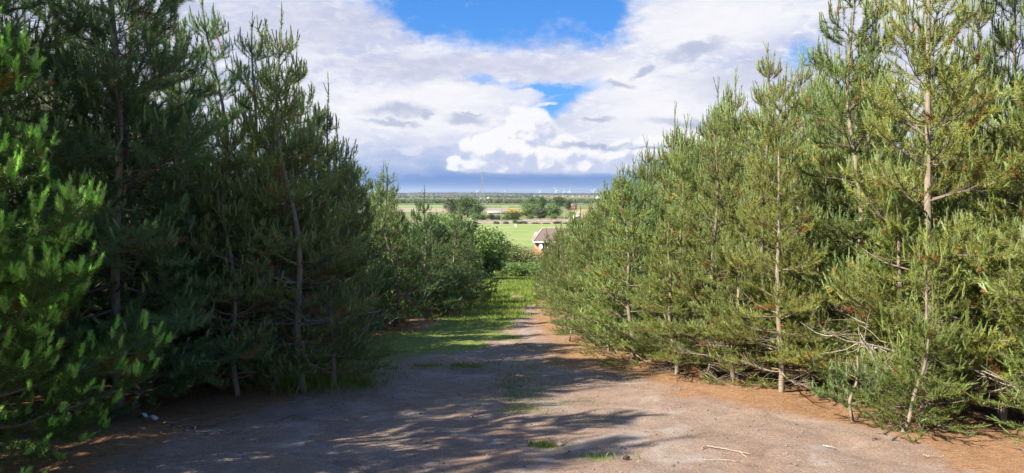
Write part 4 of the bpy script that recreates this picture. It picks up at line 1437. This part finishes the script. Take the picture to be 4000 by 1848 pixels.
# wind turbines
def turbine(i, zx, zb, zt, label, rot, yaw):
    y = 6000.0
    x = (409.6 + zx * .0796 - 512) / FPX * y
    zz = gz(x, y)
    top = EYE - (153.6 + zt * .0796 - V0) / FPX * y
    tot = top - zz
    bl = (top - (EYE - (153.6 + zb * .0796 - V0) / FPX * y)) * .46
    hub = tot - bl
    o = thing('wind_turbine', label, 'wind turbine', (x, y, zz), yaw, 'wind turbines on the skyline')
    a = MB(); a.tube([(0, 0, 0), (0, 0, hub)], [3.2, 2.0], 8); a.build('tower', M_WHITE, o, True)
    b = MB(); b.box((0, .8, hub + .3), (2.6, 6.0, 2.6)); b.build('nacelle', M_WHITE, o)
    c = MB(); c.ball((0, -3.0, hub + .3), (1.3, 1.5, 1.3), 8, 6); c.build('hub', M_WHITE, o, True)
    for k in range(3):
        an = rot + k * 2 * math.pi / 3
        d = np.array([math.sin(an), 0, math.cos(an)]); s = np.array([math.cos(an), 0, -math.sin(an)])
        P0 = np.array([0, -3.0, hub + .3])
        st = [(.0, 1.6), (.12, 3.2), (.5, 2.4), (1.0, .8)]
        v = []
        for q_, w_ in st:
            ctr = P0 + d * bl * q_
            v += [ctr - s * w_ * .4 + [0, .25, 0], ctr + s * w_ * .6 + [0, .1, 0], ctr + s * w_ * .6 - [0, .1, 0], ctr - s * w_ * .4 - [0, .25, 0]]
        q = []
        for j in range(3):
            for e in range(4):
                q.append([j * 4 + e, j * 4 + (e + 1) % 4, j * 4 + 4 + (e + 1) % 4, j * 4 + 4 + e])
        q += [[3, 2, 1, 0], [12, 13, 14, 15]]
        m_ = MB(); m_.add(v, q); m_.build('blade', M_WHITE, o)


TL = ((850, 512, 455, 'faint small turbine just behind the pylon'), (1187, 520, 460, 'lone turbine between the pylon and the central trees'),
      (1635, 520, 428, 'turbine above the tallest dark tree'), (1838, 524, 412, 'tallest turbine above the bright green tree'),
      (1943, 524, 428, 'turbine just right of the tallest turbine'), (2008, 520, 440, 'stubby turbine over the brick farmhouse'),
      (2305, 524, 428, 'turbine standing apart toward the sunlit pines'), (2428, 524, 452, 'turbine half hidden by the slender pine tip'), (2465, 522, 440, 'turbine touching the slender pine tip'))
for i, (zx, zb, zt, lab) in enumerate(TL):
    turbine(i, zx, zb, zt, lab, .1 + i * .45, rad(12 * ((i * 7) % 5 - 2)))

# far town: small houses along the skyline
rt = random.Random(21)
k = 0
zx = 1575
while zx < 2560:
    y = rt.uniform(3080, 3350)
    x = (409.6 + zx * .0796 - 512) / FPX * y
    w = rt.uniform(9, 16)
    gable_house('distant_house', 'tiny pinkish roofed house in the row along the skyline', 'house', x, y, gz(x, y), w, 9, 4.5, rt.uniform(2.5, 4), rt.uniform(-.5, .5),
                M_RBRICK if rt.random() < .75 else M_SANDST, M_PROOF, group='houses along the skyline')
    zx += w / 3.6 / .0796 * rt.uniform(.8, 2.0)
M_SHED = mat_noise('white_sheeting', (.75, .75, .74), (.68, .68, .68), .3, .7, 0)
for (zx, zy, w, lab) in ((990, 537, 9, 'small white shed on the far ridge beside the pylon'), (905, 539, 10, 'pale pink shed seen through the pylon legs'), (2380, 545, 26, 'long white warehouse near the skyline houses'), (2400, 588, 14, 'pale low barn beyond the dry field')):
    y = 2650.0 if zy < 560 else 1180.0
    x = (409.6 + zx * .0796 - 512) / FPX * y
    zt = EYE - (153.6 + (zy - 5) * .0796 - V0) / FPX * y
    g_ = gz(x, y)
    gable_house('white_shed', lab, 'shed', x, y, g_, w, 8, 4.0 if zy < 560 else max(2.5, zt - g_ - 1.2), 1.2, .05, M_SHED, M_SHED if zy != 539 else M_PROOF)

# ------------------------------------------------------------------ air
mh, nt, out = new_mat('haze')
pv = nt.nodes.new('ShaderNodeVolumePrincipled')
pv.inputs['Color'].default_value = (.86, .91, 1.0, 1)
pv.inputs['Density'].default_value = .00006
pv.inputs['Anisotropy'].default_value = .3
nt.links.new(pv.outputs[0], out.inputs['Volume'])
hb = MB(); hb.box((0, 5200, 35), (18600, 11400, 110))
tag(hb.build('haze', mh), 'thin blue haze over the far plain', 'haze', kind='stuff')

# ------------------------------------------------------------------ sky
world = bpy.data.worlds.new('World'); scene.world = world
world.use_nodes = True
world.cycles.sampling_method = 'MANUAL'; world.cycles.sample_map_resolution = 128
nt = world.node_tree; nt.nodes.clear()
g = G(nt)
wo = g.n('ShaderNodeOutputWorld')
bg = g.n('ShaderNodeBackground'); bg.inputs['Strength'].default_value = .1
nt.links.new(bg.outputs[0], wo.inputs[0])
sky = g.n('ShaderNodeTexSky', sky_type='NISHITA'); sky.sun_disc = False
sky.sun_elevation = rad(SUN_EL); sky.sun_rotation = rad(SUN_AZ); sky.air_density = 1.0; sky.dust_density = .3; sky.ozone_density = 2.5
tc = g.n('ShaderNodeTexCoord')
sp = g.n('ShaderNodeSeparateXYZ'); nt.links.new(tc.outputs['Generated'], sp.inputs[0])
X, Y_, Z_ = sp.outputs
az = g.m('ARCTAN2', X, Y_)
el = g.m('ARCTAN2', Z_, g.m('SQRT', g.m('ADD', g.m('MULTIPLY', X, X), g.m('MULTIPLY', Y_, Y_))))
K = 10.0 / 2 ** EXPOSURE      # cloud colours are given as they look; the background strength is 0.1


def dcol(c):
    return tuple(v * K for v in lin(c))


def big(x, y):
    """azimuth and elevation of a point of the 2576 wide view of the photograph"""
    u = (x * .3975 - 512) / FPX; v = (V0 - y * .3975) / FPX
    a = math.atan(u)
    return a, math.atan(v * math.cos(a))


PXR = .3975 / FPX
vec = g.comb(az, el, 0.0)
# two scales of drifting distortion make ragged edges
w1 = g.noise(g.comb(g.m('MULTIPLY', az, 1.0), g.m('MULTIPLY', el, 2.0)), 7, 8, .58)
w2 = g.noise(g.comb(g.m('MULTIPLY', az, 1.0), g.m('MULTIPLY', el, 1.6), 3.0), 26, 6, .6)
s1 = g.n('ShaderNodeSeparateColor'); nt.links.new(w1.outputs['Color'], s1.inputs[0])
s2 = g.n('ShaderNodeSeparateColor'); nt.links.new(w2.outputs['Color'], s2.inputs[0])


def warped(a1, a2, e1=None, e2=None):
    e1 = a1 * .6 if e1 is None else e1; e2 = a2 * .8 if e2 is None else e2
    A = g.m('ADD', az, g.m('ADD', g.m('MULTIPLY_ADD', s1.outputs[0], 2 * a1, -a1), g.m('MULTIPLY_ADD', s2.outputs[0], 2 * a2, -a2)))
    E = g.m('ADD', el, g.m('ADD', g.m('MULTIPLY_ADD', s1.outputs[1], 2 * e1, -e1), g.m('MULTIPLY_ADD', s2.outputs[1], 2 * e2, -e2)))
    return A, E


def ell(AE, x, y, rx, ry, rot=0.0, soft=(.6, 1.2)):
    a0, e0 = big(x, y)
    A = g.m('SUBTRACT', AE[0], a0); E = g.m('SUBTRACT', AE[1], e0)
    c, s = math.cos(rad(rot)), math.sin(rad(rot))
    if rot:
        A, E = g.m('ADD', g.m('MULTIPLY', A, c), g.m('MULTIPLY', E, s)), g.m('SUBTRACT', g.m('MULTIPLY', E, c), g.m('MULTIPLY', A, s))
    d = g.m('SQRT', g.m('ADD', g.m('POWER', g.m('DIVIDE', A, rx * PXR), 2.0), g.m('POWER', g.m('DIVIDE', E, ry * PXR), 2.0)))
    return g.ss(d, soft[0], soft[1], 1.0, 0.0)


def union(l):
    o = l[0]
    for k_ in l[1:]:
        o = g.m('MAXIMUM', o, k_)
    return o


WA = warped(.075, .034)
WB = warped(.035, .016)
WC = warped(.020, .022, .012, .018)
# clear blue
e_of = lambda y: (V0 - y * .3975) / FPX
blue = g.mix(1.0, sky.outputs[0], (.55, 1.0, 1.42), 'MULTIPLY')
blue = g.mix(.88, blue, g.mix(g.ss(el, e_of(300), e_of(-60)), dcol((88, 158, 234)), dcol((62, 134, 220))))
# grey white cloud sheet with soft streaks
n1 = g.noise(g.comb(g.m('MULTIPLY', az, 3.0), g.m('MULTIPLY', el, 9.0)), 2.2, 7, .55, .4).outputs[0]
n2 = g.noise(g.comb(g.m('MULTIPLY', az, 2.0), g.m('MULTIPLY', el, 5.0), 8.0), 5.0, 7, .55, .3).outputs[0]
sheet = g.mix(g.ss(n1, .34, .66), dcol((199, 207, 236)), dcol((240, 241, 251)))
sheet = g.mix(g.ss(n2, .48, .70, 0, .6), sheet, dcol((184, 195, 228)))
n3 = g.noise(g.comb(g.m('MULTIPLY', az, 3.0), g.m('MULTIPLY', el, 8.0), 12.0), 11.0, 6, .6, .5).outputs[0]
n4 = g.noise(g.comb(g.m('MULTIPLY', az, 2.0), g.m('MULTIPLY', el, 7.0), 21.0), 30.0, 5, .6, .6).outputs[0]
sheet = g.mix(g.ss(n3, .50, .66, 0, .7), sheet, dcol((251, 251, 255)))
sheet = g.mix(g.ss(n3, .34, .48, .6, 0), sheet, dcol((190, 200, 231)))
sheet = g.mix(g.ss(n4, .54, .70, 0, .45), sheet, dcol((252, 252, 255)))
sheet = g.mix(g.ss(n4, .32, .44, .35, 0), sheet, dcol((186, 197, 229)))
bright = union([ell(WB, 1650, 300, 260, 130, 0, (.2, 1.3)), ell(WB, 1100, 245, 260, 40, 0, (.3, 1.2)), ell(WB, 1000, 290, 330, 70, 0, (.3, 1.4)), ell(WB, 1780, 60, 220, 80, 0, (.3, 1.4)), ell(WB, 1560, 210, 160, 90, 0, (.2, 1.2))])
sheet = g.mix(g.m('MULTIPLY', bright, .85), sheet, dcol((250, 249, 253)))
grey = union([ell(WB, 1150, 175, 420, 36, 0, (.3, 1.3)), ell(WB, 760, 60, 260, 60, 0, (.3, 1.5)), ell(WB, 1850, 200, 160, 40, 0, (.3, 1.3))])
sheet = g.mix(g.m('MULTIPLY', grey, .6), sheet, dcol((204, 208, 229)))
# holes
hole = union([ell(WA, 1285, -40, 360, 165, 0, (.66, 1.10)), ell(WA, 1490, 45, 120, 76, 0, (.5, 1.2)), ell(WA, 1080, 20, 130, 75, 0, (.5, 1.2))])
hole2 = union([ell(WC, 1390, 226, 135, 22, 0, (.3, 1.25)), ell(WC, 1390, 262, 125, 32, 27, (.3, 1.3)), g.m('MULTIPLY', ell(WC, 1220, 211, 55, 10, -12, (.1, 1.4)), .7)])
hole3 = g.m('MULTIPLY', ell(WB, 2010, 150, 50, 40, 0, (.3, 1.2)), .7)
wisp = g.noise(g.comb(g.m('MULTIPLY', az, 2.0), g.m('MULTIPLY', el, 3.6), 5.0), 9.0, 8, .62, .5).outputs[0]
hl = g.m('MULTIPLY', union([hole, hole2, hole3]), g.ss(wisp, .60, .78, 1.0, .55))
# unseen sky: broken cloud opened to blue to lower the fill light
away = g.m('MAXIMUM', g.ss(g.m('ABSOLUTE', az), .75, 1.2), g.ss(el, .5, .8))
brk = g.noise(tc.outputs['Generated'], 3.2, 6, .55).outputs[0]
hl = g.m('MAXIMUM', hl, g.m('MULTIPLY', away, g.ss(brk, .50, .64, 1.0, 0.0)))
col = g.mix(hl, sheet, blue)
# small ragged clouds inside the lower hole
frag = union([ell(WC, 1320, 236, 42, 16, 0, (.4, 1.1)), ell(WC, 1370, 257, 34, 7, 0, (.4, 1.1)), ell(WC, 1335, 290, 18, 9, 0, (.4, 1.1)), ell(WC, 1270, 245, 50, 14, 0, (.4, 1.2))])
col = g.mix(frag, col, dcol((232, 235, 246)))
# the air below the cloud base turns blue grey
loE = WB[1]
e_of = lambda y: (V0 - y * .3975) / FPX
left_low = g.m('MULTIPLY', g.ss(loE, e_of(445), e_of(335), 1.0, 0.0), g.ss(WB[0], big(1290, 400)[0], big(1090, 400)[0], 0.0, 1.0))
col = g.mix(g.m('MULTIPLY', left_low, .9), col, dcol((152, 178, 224)))
pocket = union([ell(WC, 1040, 379, 40, 9, 0, (.4, 1.2)), ell(WC, 1075, 362, 90, 10, 0, (.2, 1.4))])
col = g.mix(g.m('MULTIPLY', pocket, .7), col, dcol((224, 229, 243)))
# blue grey scud
scud = union([ell(WC, 985, 316, 75, 11, -4, (.3, 1.25)), ell(WC, 1175, 300, 60, 17, 0, (.4, 1.25)), ell(WC, 1068, 292, 22, 14, 0, (.5, 1.2)), ell(WC, 1000, 283, 90, 20, 0, (.2, 1.4)),
              ell(WC, 1185, 284, 40, 5, 0, (.4, 1.2)), ell(WC, 1620, 176, 34, 12, 28, (.4, 1.25)), ell(WC, 1745, 130, 72, 20, 8, (.3, 1.3)), ell(WC, 1560, 215, 40, 10, 0, (.3, 1.3)),
              ell(WC, 1740, 305, 120, 13, 0, (.2, 1.4)), ell(WC, 1500, 306, 40, 8, 0, (.3, 1.3))])
col = g.mix(g.m('MULTIPLY', scud, .8), col, dcol((176, 188, 216)))
# distant rain dark band along the horizon
WE = warped(.014, .008, .006, .0035)
band = g.ss(WE[1], e_of(450), e_of(416), 1.0, 0.0)
lband = g.ss(WB[1], e_of(455), e_of(405), 1.0, 0.0)
isl = g.ss(az, big(1130, 430)[0], big(1060, 430)[0], 0.0, 1.0)
band = g.m('ADD', g.m('MULTIPLY', band, g.m('SUBTRACT', 1.0, isl)), g.m('MULTIPLY', lband, isl))
bc = g.mix(g.ss(WE[1], e_of(492), e_of(455)), dcol((140, 179, 226)), dcol((84, 137, 208)))
bn = g.noise(g.comb(g.m('MULTIPLY', az, 2.0), g.m('MULTIPLY', el, 26.0), 2.0), 3.0, 5, .5).outputs[0]
bc = g.mix(g.ss(bn, .45, .7, 0, .5), bc, dcol((126, 168, 222)))
col = g.mix(band, col, bc)
# heaped cumulus above the band
CU = [(1140, 404, 15, 8), (1200, 420, 64, 13), (1215, 370, 45, 26), (1260, 400, 70, 36), (1290, 345, 46, 34), (1320, 305, 46, 34), (1330, 365, 66, 50), (1395, 400, 66, 34), (1400, 370, 40, 24), (1455, 408, 70, 26),
      (1530, 402, 80, 28), (1600, 395, 70, 32), (1660, 380, 60, 30), (1720, 385, 70, 34), (1800, 395, 90, 36), (1245, 355, 24, 18)]
WD = warped(.007, .004, .005, .003)


def heap(dx, dy):
    """height of the heaped cloud at a small offset"""
    A = g.m('ADD', WD[0], dx); E = g.m('ADD', WD[1], dy)
    ds_ = None
    for (x, y, rx, ry) in CU:
        a0, e0 = big(x, y)
        d2 = g.m('ADD', g.m('POWER', g.m('DIVIDE', g.m('SUBTRACT', A, a0), rx * PXR), 2.0), g.m('POWER', g.m('DIVIDE', g.m('SUBTRACT', E, e0), ry * PXR), 2.0))
        f = g.m('EXPONENT', g.m('MULTIPLY', d2, -1.0))
        ds_ = f if ds_ is None else g.m('ADD', ds_, f)
    ds_ = g.m('MINIMUM', ds_, 1.25)
    bl = None
    for sc, wt in ((20, .55), (46, .27), (110, .12), (260, .05)):
        nz = g.noise(g.comb(A, g.m('MULTIPLY', E, 1.15), sc * .013), sc, 0.0)
        b = g.m('MULTIPLY', g.m('ABSOLUTE', g.m('SUBTRACT', nz.outputs[0], .5)), 4.0 * wt)
        bl = b if bl is None else g.m('ADD', bl, b)
    return ds_, bl


ds0, bl0 = heap(0.0, 0.0)
ds1, bl1 = heap(-.0085, .0095)
body = g.m('SUBTRACT', ds0, g.m('MULTIPLY', g.m('SUBTRACT', .62, bl0), .9))
cum = g.m('MULTIPLY', g.m('MULTIPLY', g.ss(body, -.04, .38), g.ss(ds0, .12, .30)), g.ss(WD[1], e_of(440), e_of(430)))
h0 = g.m('ADD', g.m('MULTIPLY', ds0, .45), bl0)
h1 = g.m('ADD', g.m('MULTIPLY', ds1, .45), bl1)
lit_ = g.m('MULTIPLY_ADD', g.m('SUBTRACT', h0, h1), 1.5, .62)
lit_ = g.m('ADD', lit_, g.ss(el, e_of(436), e_of(380), -.30, .12))
ccol = g.mix(g.ss(lit_, .05, .95), dcol((196, 207, 236)), dcol((254, 253, 255)))
col = g.mix(g.m('MULTIPLY', cum, .93), col, ccol)
# flat dark streak across the heaps
st = union([ell(WB, 1490, 372, 130, 8, -1, (.1, 1.4)), ell(WB, 1630, 378, 70, 6, 0, (.1, 1.4))])
col = g.mix(g.m('MULTIPLY', st, .85), col, dcol((160, 176, 212)))
# away from the view keep the sky as a dimmer surround
col = g.mix(g.ss(el, -.02, -.10), col, (K * .10, K * .11, K * .10))
nt.links.new(col, bg.inputs['Color'])

# ------------------------------------------------------------------ sun
sl = bpy.data.lights.new('sun', 'SUN'); sl.energy = 5.0; sl.angle = rad(.55); sl.color = (1.0, .93, .80)
so = bpy.data.objects.new('sun', sl); COL.objects.link(so)
ds = Vector((math.sin(rad(SUN_AZ)) * math.cos(rad(SUN_EL)), math.cos(rad(SUN_AZ)) * math.cos(rad(SUN_EL)), math.sin(rad(SUN_EL))))
so.rotation_euler = (-ds).to_track_quat('-Z', 'Y').to_euler()
so.location = (-20, 5, 30)

# ------------------------------------------------------------------ camera
cam = bpy.data.cameras.new('camera'); co = bpy.data.objects.new('camera', cam); COL.objects.link(co)
cam.sensor_width = 36; cam.lens = 36 * FPX / 1024
cam.clip_start = .05; cam.clip_end = 30000
pitch = math.degrees(math.atan((236.5 - V0) / FPX))
co.location = (0, 0, EYE + .0); co.rotation_euler = (rad(90 - pitch), 0, 0)
scene.camera = co
scene.view_settings.view_transform = 'Standard'; scene.view_settings.look = 'None'
scene.view_settings.exposure = EXPOSURE; scene.view_settings.gamma = 1
scene.cycles.max_bounces = 6; scene.cycles.diffuse_bounces = 3; scene.cycles.glossy_bounces = 2; scene.cycles.transmission_bounces = 3; scene.cycles.volume_bounces = 0
scene.cycles.use_denoising = True; scene.cycles.denoising_prefilter = 'NONE'; scene.cycles.denoising_input_passes = 'RGB_ALBEDO_NORMAL'
